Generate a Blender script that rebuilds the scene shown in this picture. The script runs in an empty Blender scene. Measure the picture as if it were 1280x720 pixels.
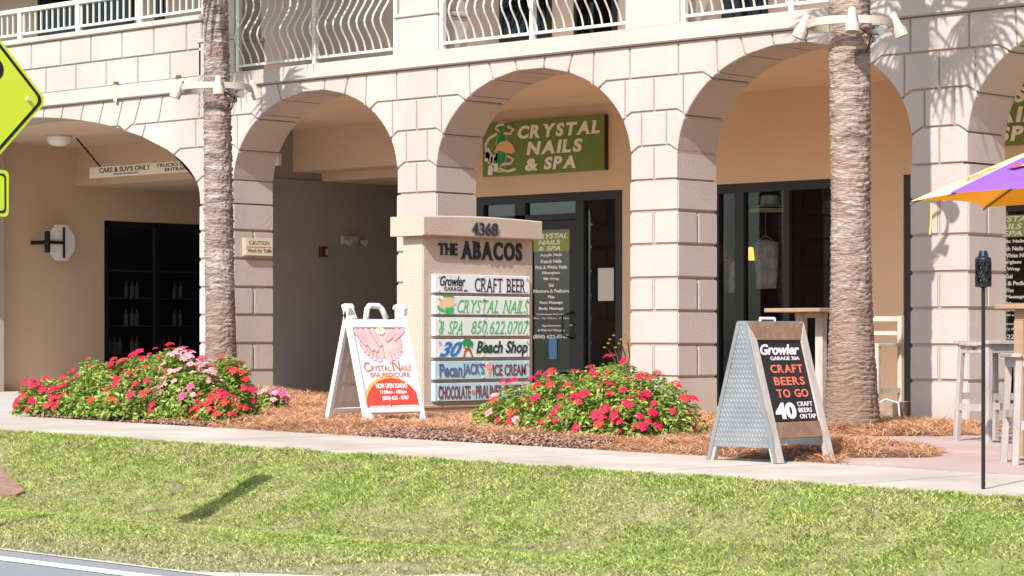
import bpy, bmesh, math, random
import numpy as np
from mathutils import Vector, Matrix, noise
random.seed(7); rng = np.random.default_rng(7)
SC = bpy.context.scene
COL = SC.collection
rad = math.radians

# ------------------------------------------------------------------ camera, light, exposure
F, ANG = 3144.0, rad(43.3)                       # focal length in 1280-px units, view turned left of the facade normal
S_, C_ = math.sin(ANG), math.cos(ANG)
EYE = Vector((26.2*S_ - 1.73*C_, -26.2*C_ - 1.73*S_, 0.85))
cam = bpy.data.objects.new('camera', bpy.data.cameras.new('camera')); COL.objects.link(cam)
cam.location = EYE; cam.rotation_euler = (rad(90), 0, ANG)
cam.data.sensor_width = 36; cam.data.lens = 36*F/1280
cam.data.shift_y = 60/1280
cam.data.clip_end = 2000; cam.data.clip_start = 0.1
SC.camera = cam

SUN_DIR = Vector((1, -3.2, 3.05)).normalized()   # towards the sun
sun = bpy.data.objects.new('sun', bpy.data.lights.new('sun', 'SUN')); COL.objects.link(sun)
sun.data.energy = 3.3; sun.data.angle = rad(0.5); sun.data.color = (1.0, 0.985, 0.965)
sun.rotation_euler = SUN_DIR.to_track_quat('Z', 'Y').to_euler()
W = bpy.data.worlds.new('World'); SC.world = W; W.use_nodes = True
nt = W.node_tree; bg = nt.nodes['Background']
sky = nt.nodes.new('ShaderNodeTexSky'); sky.sky_type = 'NISHITA'; sky.sun_disc = False
sky.sun_elevation = math.asin(SUN_DIR.z); sky.sun_rotation = math.atan2(SUN_DIR.x, SUN_DIR.y)
sky.air_density = 1.0; sky.dust_density = 1.5
nt.links.new(sky.outputs[0], bg.inputs[0]); bg.inputs[1].default_value = 0.115
SC.view_settings.view_transform = 'Standard'; SC.view_settings.look = 'None'
SC.view_settings.gamma = 1; SC.view_settings.use_curve_mapping = False
SC.view_settings.exposure = 1.02

def ray(px, py):
    a = (px-640)/F; b = (420-py)/F
    return Vector((-S_+a*C_, C_+a*S_, b))
def aty(px, py, y): r = ray(px, py); return EYE + r*((y-EYE.y)/r.y)
def atx(px, py, x): r = ray(px, py); return EYE + r*((x-EYE.x)/r.x)
def atz(px, py, z): r = ray(px, py); return EYE + r*((z-EYE.z)/r.z)
def atZ(px, py, Z): return EYE + ray(px, py)*Z

# ------------------------------------------------------------------ materials
MATS = {}
def M(name, c1, c2=None, scale=3.0, rough=0.8, bump=0.0, bscale=60.0, detail=6.0, spec=0.3, metal=0.0,
      stretch=(1, 1, 1), trans=0.0, lo=0.35, hi=0.65, c3=None, scale3=0.6, nrough=.5, rnd=None, tcol=None, dry=None, emit=None, es=1.0, bdist=0.02):
    if name in MATS: return MATS[name]
    m = bpy.data.materials.new(name); m.use_nodes = True; n = m.node_tree; L = n.links.new
    b = n.nodes['Principled BSDF']
    b.inputs['Roughness'].default_value = rough; b.inputs['Metallic'].default_value = metal
    b.inputs['Specular IOR Level'].default_value = spec
    b.inputs['Base Color'].default_value = (*c1, 1)
    col = None
    if c2 or bump:
        tc = n.nodes.new('ShaderNodeTexCoord'); mp = n.nodes.new('ShaderNodeMapping')
        geo = n.nodes.new('ShaderNodeNewGeometry')
        mp.inputs['Scale'].default_value = stretch; L(geo.outputs['Position'], mp.inputs['Vector'])
    if c2:
        nz = n.nodes.new('ShaderNodeTexNoise'); nz.inputs['Scale'].default_value = scale; nz.inputs['Detail'].default_value = detail; nz.inputs['Roughness'].default_value = nrough
        L(mp.outputs[0], nz.inputs['Vector'])
        rp = n.nodes.new('ShaderNodeValToRGB'); rp.color_ramp.elements[0].position = lo; rp.color_ramp.elements[1].position = hi
        rp.color_ramp.elements[0].color = (*c1, 1); rp.color_ramp.elements[1].color = (*c2, 1)
        L(nz.outputs[0], rp.inputs[0]); col = rp.outputs[0]
        if c3:
            n3 = n.nodes.new('ShaderNodeTexNoise'); n3.inputs['Scale'].default_value = scale3; n3.inputs['Detail'].default_value = 3
            L(mp.outputs[0], n3.inputs['Vector'])
            mr = n.nodes.new('ShaderNodeMapRange'); mr.inputs[1].default_value = .45; mr.inputs[2].default_value = .68
            L(n3.outputs[0], mr.inputs[0])
            mx = n.nodes.new('ShaderNodeMix'); mx.data_type = 'RGBA'
            L(mr.outputs[0], mx.inputs[0]); L(col, mx.inputs[6]); mx.inputs[7].default_value = (*c3, 1); col = mx.outputs[2]
        if dry:                                     # (axis, from, to, colour): a zone of the thing with another real colour
            sx = n.nodes.new('ShaderNodeSeparateXYZ'); L(geo.outputs['Position'], sx.inputs[0])
            md = n.nodes.new('ShaderNodeMapRange'); md.inputs[1].default_value = dry[1]; md.inputs[2].default_value = dry[2]; md.inputs[4].default_value = dry[4]
            L(sx.outputs[dry[0]], md.inputs[0]); mx = n.nodes.new('ShaderNodeMix'); mx.data_type = 'RGBA'
            L(md.outputs[0], mx.inputs[0]); L(col, mx.inputs[6]); mx.inputs[7].default_value = (*dry[3], 1); col = mx.outputs[2]
        if rnd:                                     # every blade, leaf or needle a little lighter or darker than the next
            g2 = n.nodes.new('ShaderNodeNewGeometry'); m2 = n.nodes.new('ShaderNodeMapRange'); m2.inputs[3].default_value = rnd[0]; m2.inputs[4].default_value = rnd[1]
            L(g2.outputs['Random Per Island'], m2.inputs[0]); v2 = n.nodes.new('ShaderNodeVectorMath'); v2.operation = 'SCALE'
            L(col, v2.inputs[0]); L(m2.outputs[0], v2.inputs['Scale']); col = v2.outputs[0]
        L(col, b.inputs['Base Color'])
    if bump:
        nb = n.nodes.new('ShaderNodeTexNoise'); nb.inputs['Scale'].default_value = bscale; nb.inputs['Detail'].default_value = 4
        L(mp.outputs[0], nb.inputs['Vector'])
        bp = n.nodes.new('ShaderNodeBump'); bp.inputs['Strength'].default_value = bump; bp.inputs['Distance'].default_value = bdist
        L(nb.outputs[0], bp.inputs['Height']); L(bp.outputs[0], b.inputs['Normal'])
    if trans:
        out = n.nodes['Material Output']; tr = n.nodes.new('ShaderNodeBsdfTranslucent'); ms = n.nodes.new('ShaderNodeMixShader')
        ms.inputs[0].default_value = trans
        if tcol: tr.inputs[0].default_value = (*tcol, 1)
        elif col: L(col, tr.inputs[0])
        else: tr.inputs[0].default_value = (*c1, 1)
        L(b.outputs[0], ms.inputs[1]); L(tr.outputs[0], ms.inputs[2]); L(ms.outputs[0], out.inputs[0])
    if emit:
        b.inputs['Emission Color'].default_value = (*emit, 1); b.inputs['Emission Strength'].default_value = es
    MATS[name] = m
    return m

def glass_mat(name, tint, ior=1.5):
    m = bpy.data.materials.new(name); m.use_nodes = True; n = m.node_tree; n.nodes.remove(n.nodes['Principled BSDF'])
    fr = n.nodes.new('ShaderNodeFresnel'); fr.inputs[0].default_value = ior
    tr = n.nodes.new('ShaderNodeBsdfTransparent'); tr.inputs[0].default_value = (*tint, 1)
    gl = n.nodes.new('ShaderNodeBsdfGlossy'); gl.inputs['Roughness'].default_value = 0.015; gl.inputs['Color'].default_value = (.74, .88, 1, 1)
    mx = n.nodes.new('ShaderNodeMixShader')
    ge = n.nodes.new('ShaderNodeNewGeometry'); iv = n.nodes.new('ShaderNodeMath'); iv.operation = 'SUBTRACT'; iv.inputs[0].default_value = 1
    mu = n.nodes.new('ShaderNodeMath'); mu.operation = 'MULTIPLY'          # the far face of a thin pane adds no total reflection
    n.links.new(ge.outputs['Backfacing'], iv.inputs[1]); n.links.new(fr.outputs[0], mu.inputs[0]); n.links.new(iv.outputs[0], mu.inputs[1])
    n.links.new(mu.outputs[0], mx.inputs[0]); n.links.new(tr.outputs[0], mx.inputs[1]); n.links.new(gl.outputs[0], mx.inputs[2])
    n.links.new(mx.outputs[0], n.nodes['Material Output'].inputs[0])
    return m

STUCCO = M('stucco', (.425, .37, .332), (.465, .405, .367), 1.2, .92, .20, 62, c3=(.395, .34, .302), scale3=.7, bdist=.03, stretch=(1,1,.45), dry=(2, .32, -.02, (.33,.265,.22), .55))
STUCCO_LT = M('stucco_light', (.44, .386, .348), (.475, .416, .376), 2.0, .9, .2, 70, c3=(.405,.34,.29), scale3=.8, stretch=(1,1,.5), bdist=.01)
STUCCO_IN = M('stucco_inner', (.62, .455, .325), (.65, .48, .345), .8, .92, .25, 90, bdist=.01)
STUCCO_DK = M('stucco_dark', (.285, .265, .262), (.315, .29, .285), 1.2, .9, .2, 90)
GROOVE = M('groove_stucco', (.34, .26, .205), (.37, .285, .225), 4, .95)
WHITE = M('white_paint', (.62, .60, .53), (.57, .55, .48), 6, .5, spec=.4)
PLASTIC = M('white_plastic', (.70, .70, .69), (.66, .66, .65), 8, .45, spec=.4)
DARK = M('dark_frame', (.022, .023, .027), rough=.4, spec=.4)
BLACK = M('black', (.012, .012, .013), rough=.5)
GLASS = glass_mat('shop_glass', (.55, .59, .60), 2.0)
GLASS_BAR = glass_mat('bar_glass', (.80, .82, .82), 1.6)
GLASS_DK = glass_mat('tinted_glass', (.16, .17, .18), 1.5)
CONC = M('concrete', (.45, .375, .305), (.55, .475, .40), 1.7, .9, .35, 120, c3=(.40, .33, .27), scale3=.7)
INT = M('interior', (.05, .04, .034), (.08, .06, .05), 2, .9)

# ------------------------------------------------------------------ mesh builder
class MB:
    def __init__(s): s.v = []; s.f = []
    def add(s, vs, fs):
        o = len(s.v); s.v += [tuple(p) for p in vs]; s.f += [tuple(i+o for i in q) for q in fs]; return s
    def box(s, x0, x1, y0, y1, z0, z1):
        return s.add([(x0,y0,z0),(x1,y0,z0),(x1,y1,z0),(x0,y1,z0),(x0,y0,z1),(x1,y0,z1),(x1,y1,z1),(x0,y1,z1)],
                     [(0,3,2,1),(4,5,6,7),(0,1,5,4),(1,2,6,5),(2,3,7,6),(3,0,4,7)])
    def obox(s, c, a, b, d):
        c, a, b, d = map(Vector, (c, a, b, d))
        vs = [c+i*a+j*b+k*d for k in (-1, 1) for (i, j) in ((-1,-1),(1,-1),(1,1),(-1,1))]
        return s.add(vs, [(0,3,2,1),(4,5,6,7),(0,1,5,4),(1,2,6,5),(2,3,7,6),(3,0,4,7)])
    def bar(s, p, q, w, h, up=(0, 0, 1)):
        p, q = Vector(p), Vector(q); d = (q-p); L = d.length; d.normalize(); u = Vector(up)
        if abs(d.dot(u)) > .98: u = Vector((0, 1, 0))
        a = d.cross(u).normalized(); b = a.cross(d)
        return s.obox((p+q)/2, a*w/2, b*h/2, d*L/2)
    def tube(s, pts, r, n=8, cap=True):
        pts = [Vector(p) for p in pts]; rs = r if isinstance(r, (list, tuple)) else [r]*len(pts)
        o = len(s.v); pu = None
        for i, p in enumerate(pts):
            d = (pts[min(i+1, len(pts)-1)]-pts[max(i-1, 0)]).normalized()
            if pu is None:
                u = Vector((0, 0, 1)) if abs(d.z) < .9 else Vector((1, 0, 0))
                pu = d.cross(u).normalized()
            pu = (pu - d*pu.dot(d)).normalized(); pv = d.cross(pu)
            for k in range(n):
                t = 2*math.pi*k/n; s.v.append(tuple(p+rs[i]*(math.cos(t)*pu+math.sin(t)*pv)))
        for i in range(len(pts)-1):
            for k in range(n):
                a = o+i*n+k; b = o+i*n+(k+1) % n; s.f.append((a, b, b+n, a+n))
        if cap:
            s.f.append(tuple(o+k for k in range(n))[::-1]); s.f.append(tuple(o+(len(pts)-1)*n+k for k in range(n)))
        return s
    def lathe(s, prof, c=(0, 0, 0), n=24):
        c = Vector(c)
        return s.tube([c+Vector((0, 0, z)) for r, z in prof], [max(r, 1e-4) for r, z in prof], n) if all(prof[i+1][1] > prof[i][1] for i in range(len(prof)-1)) else s._lathe(prof, c, n)
    def _lathe(s, prof, c, n):
        o = len(s.v)
        for r, z in prof:
            for k in range(n):
                t = 2*math.pi*k/n; s.v.append((c.x+r*math.cos(t), c.y+r*math.sin(t), c.z+z))
        for i in range(len(prof)-1):
            for k in range(n):
                a = o+i*n+k; b = o+i*n+(k+1) % n; s.f.append((a, b, b+n, a+n))
        return s
    def prism(s, poly, o, U, V, d, ch=0.0):
        """poly (u,v) CCW seen against N=UxV; the front face lies at o, the body goes d behind it"""
        o, U, V = Vector(o), Vector(U), Vector(V); N = U.cross(V)
        n = len(poly); P = lambda p, t: o+U*p[0]+V*p[1]-N*t
        rings = []
        if ch: rings += [[P(p, 0) for p in inset(poly, ch)], [P(p, ch) for p in poly]]
        else: rings.append([P(p, 0) for p in poly])
        rings.append([P(p, d) for p in poly])
        vs = [v for r in rings for v in r]; fs = [tuple(range(n))]
        for r in range(len(rings)-1):
            for i in range(n):
                j = (i+1) % n; fs.append((r*n+i, (r+1)*n+i, (r+1)*n+j, r*n+j))
        k = (len(rings)-1)*n; fs.append(tuple(range(k+n-1, k-1, -1)))
        return s.add(vs, fs)
    def ellipsoid(s, c, rx, ry, rz, n=14, m=9):
        o = len(s.v)
        for i in range(m+1):
            t = math.pi*i/m
            for k in range(n):
                p = 2*math.pi*k/n; r = max(math.sin(t), 1e-3)
                s.v.append((c[0]+rx*r*math.cos(p), c[1]+ry*r*math.sin(p), c[2]+rz*math.cos(t)))
        for i in range(m):
            for k in range(n):
                a = o+i*n+k; b = o+i*n+(k+1) % n; s.f.append((a, a+n, b+n, b))
        return s
    def build(s, name, mat, parent=None, bevel=0.0, smooth=False, seg=1, local=False):
        me = bpy.data.meshes.new(name)
        off = Vector((0, 0, 0))
        if parent is not None and not local:
            p = parent
            while p: off += p.location; p = p.parent
        me.from_pydata([(v[0]-off.x, v[1]-off.y, v[2]-off.z) for v in s.v], [], s.f)
        if bevel or True:
            bm = bmesh.new(); bm.from_mesh(me)
            if bevel:
                bmesh.ops.bevel(bm, geom=[e for e in bm.edges if len(e.link_faces) == 2 and e.calc_face_angle(0) > .5], offset=bevel, segments=seg, affect='EDGES', clamp_overlap=True)
            bm.to_mesh(me); bm.free()
        me.materials.append(mat)
        if smooth: me.polygons.foreach_set('use_smooth', [True]*len(me.polygons))
        ob = bpy.data.objects.new(name, me); COL.objects.link(ob)
        if parent is not None: ob.parent = parent
        return ob

def inset(poly, d):
    n = len(poly); out = []
    for i in range(n):
        a, b, c = Vector(poly[i-1]), Vector(poly[i]), Vector(poly[(i+1) % n])
        e1 = (b-a); e2 = (c-b)
        if e1.length < 1e-7 or e2.length < 1e-7: out.append(tuple(b)); continue
        e1.normalize(); e2.normalize()
        n1 = Vector((-e1.y, e1.x)); n2 = Vector((-e2.y, e2.x)); m = n1+n2
        if m.length < 1e-4: out.append(tuple(b)); continue
        m.normalize(); k = max(m.dot(n1), .45); out.append(tuple(b+m*(d/k)))
    return out

def tag(o, label=None, cat=None, group=None, kind=None):
    if label: o['label'] = label
    if cat: o['category'] = cat
    if group: o['group'] = group
    if kind: o['kind'] = kind
    return o
def thing(name, label, cat, loc=(0, 0, 0), group=None):
    o = bpy.data.objects.new(name, None); COL.objects.link(o); o.location = loc
    o.empty_display_size = .1
    return tag(o, label, cat, group)
def struct(mb, name, mat, kind='structure', **k): return tag(mb.build(name, mat, **k), kind=kind)
def copy_tree(o, parent=None):
    c = o.copy(); COL.objects.link(c)
    if parent is not None: c.parent = parent
    for ch in list(o.children): copy_tree(ch, c)
    return c
def fast_mesh(name, verts, faces_flat, nper, mat):
    me = bpy.data.meshes.new(name); nv = len(verts); nf = len(faces_flat)//nper
    me.vertices.add(nv); me.vertices.foreach_set('co', verts.astype(np.float32).ravel())
    me.loops.add(nf*nper); me.loops.foreach_set('vertex_index', faces_flat.astype(np.int32))
    me.polygons.add(nf); me.polygons.foreach_set('loop_start', np.arange(0, nf*nper, nper, dtype=np.int32))
    me.polygons.foreach_set('loop_total', np.full(nf, nper, dtype=np.int32))
    me.update(calc_edges=True); me.materials.append(mat)
    ob = bpy.data.objects.new(name, me); COL.objects.link(ob); return ob

_tc = {}
def text_mesh(s, bold=0.0, shear=0.0, spacing=1.0):
    cu = bpy.data.curves.new('t', 'FONT'); cu.body = s; cu.offset = bold; cu.shear = shear; cu.resolution_u = 4
    cu.space_character = spacing; cu.fill_mode = 'FRONT'
    ob = bpy.data.objects.new('t', cu); COL.objects.link(ob)
    bpy.context.view_layer.update()
    me = bpy.data.meshes.new_from_object(ob.evaluated_get(bpy.context.evaluated_depsgraph_get()))
    vs = [tuple(v.co) for v in me.vertices]; fs = [tuple(p.vertices) for p in me.polygons]
    COL.objects.unlink(ob); bpy.data.objects.remove(ob); bpy.data.curves.remove(cu); bpy.data.meshes.remove(me)
    return vs, fs
def put_text(mb, s, o, U, V, w, h, bold=0.0, shear=0.0, d=.003, spacing=1.0):
    """lettering fitted into a w x h rectangle whose lower left corner is o"""
    vs, fs = text_mesh(s, bold, shear, spacing)
    xs = [v[0] for v in vs]; ys = [v[1] for v in vs]
    x0, x1, y0, y1 = min(xs), max(xs), min(ys), max(ys)
    o, U, V = Vector(o), Vector(U), Vector(V); N = U.cross(V)
    fr = [o+U*((v[0]-x0)/(x1-x0)*w)+V*((v[1]-y0)/(y1-y0)*h) for v in vs]
    k = len(vs)
    # outline edges for side walls
    cnt = {}
    for f in fs:
        for i in range(len(f)):
            a, b = f[i], f[(i+1) % len(f)]; cnt[(a, b)] = 1
    side = [(a, b) for (a, b) in cnt if (b, a) not in cnt]
    mb.add([p+N*d for p in fr]+fr, list(fs)+[(a, a+k, b+k, b) for a, b in side])
    return mb
SERIF = {'A': 'lr', 'C': '', 'R': 'lLr', 'Y': 'LRm', 'S': '', 'T': 'm', 'L': 'lLx', 'N': 'lLR', 'I': 'mM', 'P': 'lL', '&': '', 'H': 'lLrR', 'E': 'lL', 'B': 'lL', 'O': '', 'X': 'lLrR'}
def serif_text(mb, s, o, U, V, w, h, bold=.02, shear=0.0, d=.003, ser=.07):
    """capitals set one by one, with slab serifs on their stems"""
    U, V, o = Vector(U), Vector(V), Vector(o)
    adv = []
    for ch in s:
        if ch == ' ': adv.append((None, .32)); continue
        vs, fs = text_mesh(ch, bold); xs = [v[0] for v in vs]; adv.append(((vs, fs), max(xs)-min(xs)))
    gap = .11; tot = sum(a for _, a in adv)+gap*(len(s)-1)
    k = (w-shear*h)/tot; x = 0.0
    for ch, (g, a) in zip(s, adv):
        if g:
            V2 = V+U*shear
            q = MB(); put_text(q, ch, o+U*(x*k), U, V2, a*k, h, bold, 0, d)
            N = U.cross(V); sw = .13*h; sh = ser*h
            for c in SERIF.get(ch, ''):
                if c in 'lL': cx = .10*a*k
                elif c in 'rR': cx = .90*a*k
                else: cx = .5*a*k
                if ch == 'A': cx = .08*a*k if c == 'l' else .92*a*k
                cz = h-sh/2 if c in 'LRM' else sh/2
                if c == 'x': cx = a*k-sh/2; q.obox(o+U*(x*k+cx)+V2*(sh*1.2)+N*d/2, U*sh/2, V2*sh*1.2, N*d*.48); continue
                q.obox(o+U*(x*k+cx)+V2*cz+N*d/2, U*sw, V2*sh/2, N*d*.48)
            if ch == 'T':
                for e in (0.03, .97): q.obox(o+U*(x*k+e*a*k)+V2*(h*.9)+N*d/2, U*sh*.4, V2*h*.1, N*d*.48)
            mb.add(q.v, q.f)
        x += a+gap
    return mb
def circ(cx, cy, r, n=20, ry=None, a0=0, a1=2*math.pi):
    ry = ry or r; e = 0 if abs(a1-a0-2*math.pi) < 1e-6 else 1
    return [(cx+r*math.cos(a0+(a1-a0)*i/(n-e)), cy+ry*math.sin(a0+(a1-a0)*i/(n-e))) for i in range(n)]
def rrect(x0, y0, x1, y1, r, n=5):
    out = []
    for cx, cy, a in ((x1-r, y0+r, -90), (x1-r, y1-r, 0), (x0+r, y1-r, 90), (x0+r, y0+r, 180)):
        out += [(cx+r*math.cos(rad(a+90*i/n)), cy+r*math.sin(rad(a+90*i/n))) for i in range(n+1)]
    return out
X, Y, Z = Vector((1, 0, 0)), Vector((0, 1, 0)), Vector((0, 0, 1))

# ================================================================== GROUND
def Fz(x): return .08-.0128*max(-8, min(x, 14))           # the frontage falls gently to the right
def lerp(t, a, b): return a+(b-a)*max(0, min(1, t))
def gz(x, y):
    f = Fz(x)
    if y >= 0: return -.03
    if y >= -6.5: return lerp((y+6.5)/6.5, f-.035, -.03)
    if y >= -8.1: return f-.035
    sw = -.13*(Fz(x)-0.02)*6
    if y >= -9.8:
        t = (y+9.8)/1.7; t = t*t*(3-2*t); return lerp(t, -.40+(f-.03)*.8, f-.02)
    if y >= -11.0: return lerp((y+11.0)/1.2, -.255, -.40+(f-.03)*.8)
    if y >= -12.2: return lerp((y+12.2)/1.2, -.305, -.255)
    return -.305
def road_edge(x): return -12.29-.09*(max(-12, min(14, x))-5.42)
xs = [-400, -120, -50] + [i*.5-25 for i in range(0, 101)] + [50, 120, 400]
ys = [-400, -60, -30, -20.5, -12.4] + [-12.0+i*.25 for i in range(0, 48)] + [.05, 3, 14, 60, 400]
g = MB()
g.v = [(x, y, gz(x, y) if abs(x) < 30 else gz(max(-25, min(25, x)), y)) for y in ys for x in xs]
nx = len(xs)
g.f = [(j*nx+i, j*nx+i+1, (j+1)*nx+i+1, (j+1)*nx+i) for j in range(len(ys)-1) for i in range(nx-1)]
SOIL = M('soil', (.15, .14, .06), (.32, .27, .14), 7, .95, .4, 50, c3=(.16, .20, .05), scale3=.8)
struct(g, 'ground', SOIL, smooth=True)
ASPH = M('asphalt', (.23, .228, .23), (.33, .325, .325), 240, .85, .5, 260, detail=2, lo=.3, hi=.75)
struct(MB().add([(-300,-20.4,-.30),(300,-20.4,-.30),(30,-14.5,-.30),(14,-13.06,-.30),(-12,-10.72,-.30),(-300,-10.72,-.30)], [(0,1,2,3,4,5)]), 'road', ASPH)
struct(MB().add([(-12,-11.34,-.296),(14,-13.29,-.296),(14,-13.16,-.296),(-12,-11.21,-.296)], [(0,1,2,3)]), 'road_edge_line', M('road_paint', (.72,.72,.70), (.6,.6,.58), 30, .7))
# sandy shoulder where the asphalt meets the grass
sh = MB(); n = 90
pts = []
for i in range(n):
    x = 3+i*.13
    pts.append((x, road_edge(x)-.01, -.296))
for i in range(n):
    x = 3+i*.13
    wd = .03+.07*max(0, noise.noise((x*1.3, 3, 0)))+.85*max(0, min(1, (x-7.2)/1.0))*(.7+.5*noise.noise((x*2.2, 1, 0)))
    yy = road_edge(x)+wd; pts.append((x, yy, max(-.296, gz(x, yy)+.008)))
sh.v = pts; sh.f = [(i, i+1, n+i+1, n+i) for i in range(n-1)]
struct(sh, 'sandy_shoulder', M('sand', (.52,.45,.36), (.66,.60,.51), 9, .95, .5, 70))
# pavement slabs
sw = MB(); x = -30.0
while x < 26:
    x1 = x+1.52-.02
    a, b = Fz(x), Fz(x1)
    sw.add([(x,-8.1,a),(x1,-8.1,b),(x1,-6.5,b),(x,-6.5,a),(x,-8.1,a-.2),(x1,-8.1,b-.2),(x1,-6.5,b-.2),(x,-6.5,a-.2)],
           [(0,1,2,3),(4,5,1,0),(5,6,2,1),(6,7,3,2),(7,4,0,3)])
    x += 1.52
struct(sw, 'sidewalk', CONC)
# concrete drive into the wide arch
dr = MB(); o = []
dv = [(-2.3,-6.49),(-7.7,0.0),(-7.6,14),(-15.6,14),(-16,0.0),(-24,0.0),(-24,-6.49)]
dr.add([(p[0],p[1], gz(*p)+.03) for p in dv], [tuple(range(7))])
struct(dr, 'driveway', M('drive_concrete', (.40,.36,.32), (.48,.44,.39), 2, .9, .2, 100))
# patio of pinkish pavers
PAV = bpy.data.materials.new('patio_pavers'); PAV.use_nodes = True
n_ = PAV.node_tree; b_ = n_.nodes['Principled BSDF']; br = n_.nodes.new('ShaderNodeTexBrick'); ge = n_.nodes.new('ShaderNodeNewGeometry'); mp = n_.nodes.new('ShaderNodeMapping')
mp.inputs['Rotation'].default_value = (0, 0, rad(0)); n_.links.new(ge.outputs['Position'], mp.inputs[0]); n_.links.new(mp.outputs[0], br.inputs[0])
br.inputs['Color1'].default_value = (.47,.33,.285,1); br.inputs['Color2'].default_value = (.52,.385,.335,1); br.inputs['Mortar'].default_value = (.40,.30,.26,1)
br.inputs['Scale'].default_value = 1.0; br.inputs['Brick Width'].default_value = 1.2; br.inputs['Row Height'].default_value = .6; br.inputs['Mortar Size'].default_value = .012
nz = n_.nodes.new('ShaderNodeTexNoise'); nz.inputs['Scale'].default_value = 7; mx = n_.nodes.new('ShaderNodeMix'); mx.data_type = 'RGBA'; mx.blend_type = 'MULTIPLY'; mx.inputs[0].default_value = .35
n_.links.new(br.outputs[0], mx.inputs[6]); n_.links.new(nz.outputs[0], mx.inputs[7]); n_.links.new(mx.outputs[2], b_.inputs['Base Color']); b_.inputs['Roughness'].default_value = .9
pt = MB(); nn = 14
for j in range(2):
    y = (-6.49, .0)[j]
    for i in range(nn): xx = 3.4+i*1.0; pt.v.append((xx, y, gz(xx, y)+(.035 if j == 0 else .025)))
pt.f = [(i, i+1, nn+i+1, nn+i) for i in range(nn-1)]
struct(pt, 'patio_paving', PAV)
# arcade floor
struct(MB().box(-7.6, 9, -.0, 4.0, -.2, -.008), 'arcade_floor', M('floor_pavers', (.66,.47,.33), (.72,.53,.38), 3, .9))
# mulch bed
MPOLY = [(-2.35,-6.5),(6.75,-6.5),(6.2,-5.6),(5.45,-4.5),(4.5,-3.6),(4.3,-3.0),(4.8,-2.3),(5.0,-1.2),(4.7,-.03),(-7.6,-.03)]
def inpoly(x, y, P):
    c = False
    for i in range(len(P)):
        (x1, y1), (x2, y2) = P[i-1], P[i]
        if (y1 > y) != (y2 > y) and x < (x2-x1)*(y-y1)/(y2-y1)+x1: c = not c
    return c
def edge_d(x, y, P):
    m = 9
    for i in range(len(P)):
        a, b = Vector(P[i-1]), Vector(P[i]); p = Vector((x, y)); t = max(0, min(1, (p-a).dot(b-a)/(b-a).length_squared)); m = min(m, (p-a-(b-a)*t).length)
    return m
def mulch_z(x, y):
    base = gz(x, y)+.03
    rise = .15*max(0, min(1, (-x-2)/4))*max(0, min(1, (y+6)/3)) + .05
    e = min(1, edge_d(x, y, MPOLY)/.45)
    if y > -.6: e = max(e, .6)
    return base+e*rise+.03*e*noise.noise((x*1.7, y*1.7, 0))+.015*e*noise.noise((x*6, y*6, 2))
mb_ = MB(); st = .1; idx = {}
for i in range(int(15.2/st)):
    for j in range(int(6.6/st)):
        x0, y0 = -7.7+i*st, -6.5+j*st
        if inpoly(x0+st/2, y0+st/2, MPOLY):
            q = []
            for dx, dy in ((0,0),(1,0),(1,1),(0,1)):
                k = (i+dx, j+dy)
                if k not in idx: idx[k] = len(mb_.v); xx, yy = x0+dx*st, min(y0+dy*st, -.001); mb_.v.append((xx, yy, mulch_z(xx, yy)))
                q.append(idx[k])
            mb_.f.append(tuple(q))
struct(mb_, 'mulch_bed', M('mulch', (.26,.13,.07), (.48,.26,.14), 14, .95, .8, 40, c3=(.16,.095,.07), scale3=1.1), smooth=True)

# ================================================================== BUILDING
bld = thing('arcade_building', 'cream stucco building with rusticated arches, dark shopfronts and balconies above', 'building', (0, 0, 0))
PW, D, YB = .664, .657, 3.95
PIERS = [(-16.9,-15.5), (-7.768,-7.104), (-4.216,-3.552), (-.664,0.0), (2.888,3.552), (6.44,7.104)]
ARCH = [(-15.5,-7.768,2.60,1.19,1.85)] + [(a,a+2.888,2.74,1.04,2.0) for a in (-7.104,-3.552,0.0,3.552)]
LEDGE = 3.92
def arch(x, grow=0.0):
    for a, b, z0, bb, n in ARCH:
        if a-grow < x < b+grow:
            u = abs(2*(x-(a+b)/2)/(b-a+2*grow)); return z0+(bb+grow)*(max(0, 1-u**n))**(1/n)
    return -9
CUTS = []                                       # for each course joint: where it meets the arch edges
def joint(z, x):
    if z < 2.6 or z > 3.7: return z
    d = 1e9
    for a, b, z0, bb, n in ARCH:
        t = (z-.07-z0)/bb
        if 0 < t < 1:
            u = (1-t**n)**(1/n); c = (a+b)/2; h = (b-a)/2
            for xe in (c-u*h, c+u*h): d = min(d, abs(x-xe))
        elif t <= 0:
            for xe in (a, b): d = min(d, abs(x-xe))
    return z-.075*max(0, 1-d/.13)
J = [-.1,.42,.757,1.11,1.456,1.809,2.158,2.49,2.846,3.21,3.57,LEDGE]
for i, (a, b) in enumerate(PIERS):                # piers below the springing: wrapped blocks, every second course split
    blk = MB()
    for k in range(7):
        z0, z1 = J[k]+.011, J[k+1]-.011
        def pier_box(x0, x1, y0, y1):
            q = MB().box(x0, x1, y0, y1, z0, z1); blk.add(q.v, q.f)
        if k % 2 == 1 or i == 0:
            mx_, my = (a+b)/2, D/2
            for x0, x1 in ((a, mx_-.009), (mx_+.009, b)):
                for y0, y1 in ((0, my-.009), (my+.009, D)): pier_box(x0, x1, y0, y1)
        else: pier_box(a, b, 0, D)
    blk.build('pier', STUCCO, bld, bevel=.012, seg=2)
relief = MB()
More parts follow.
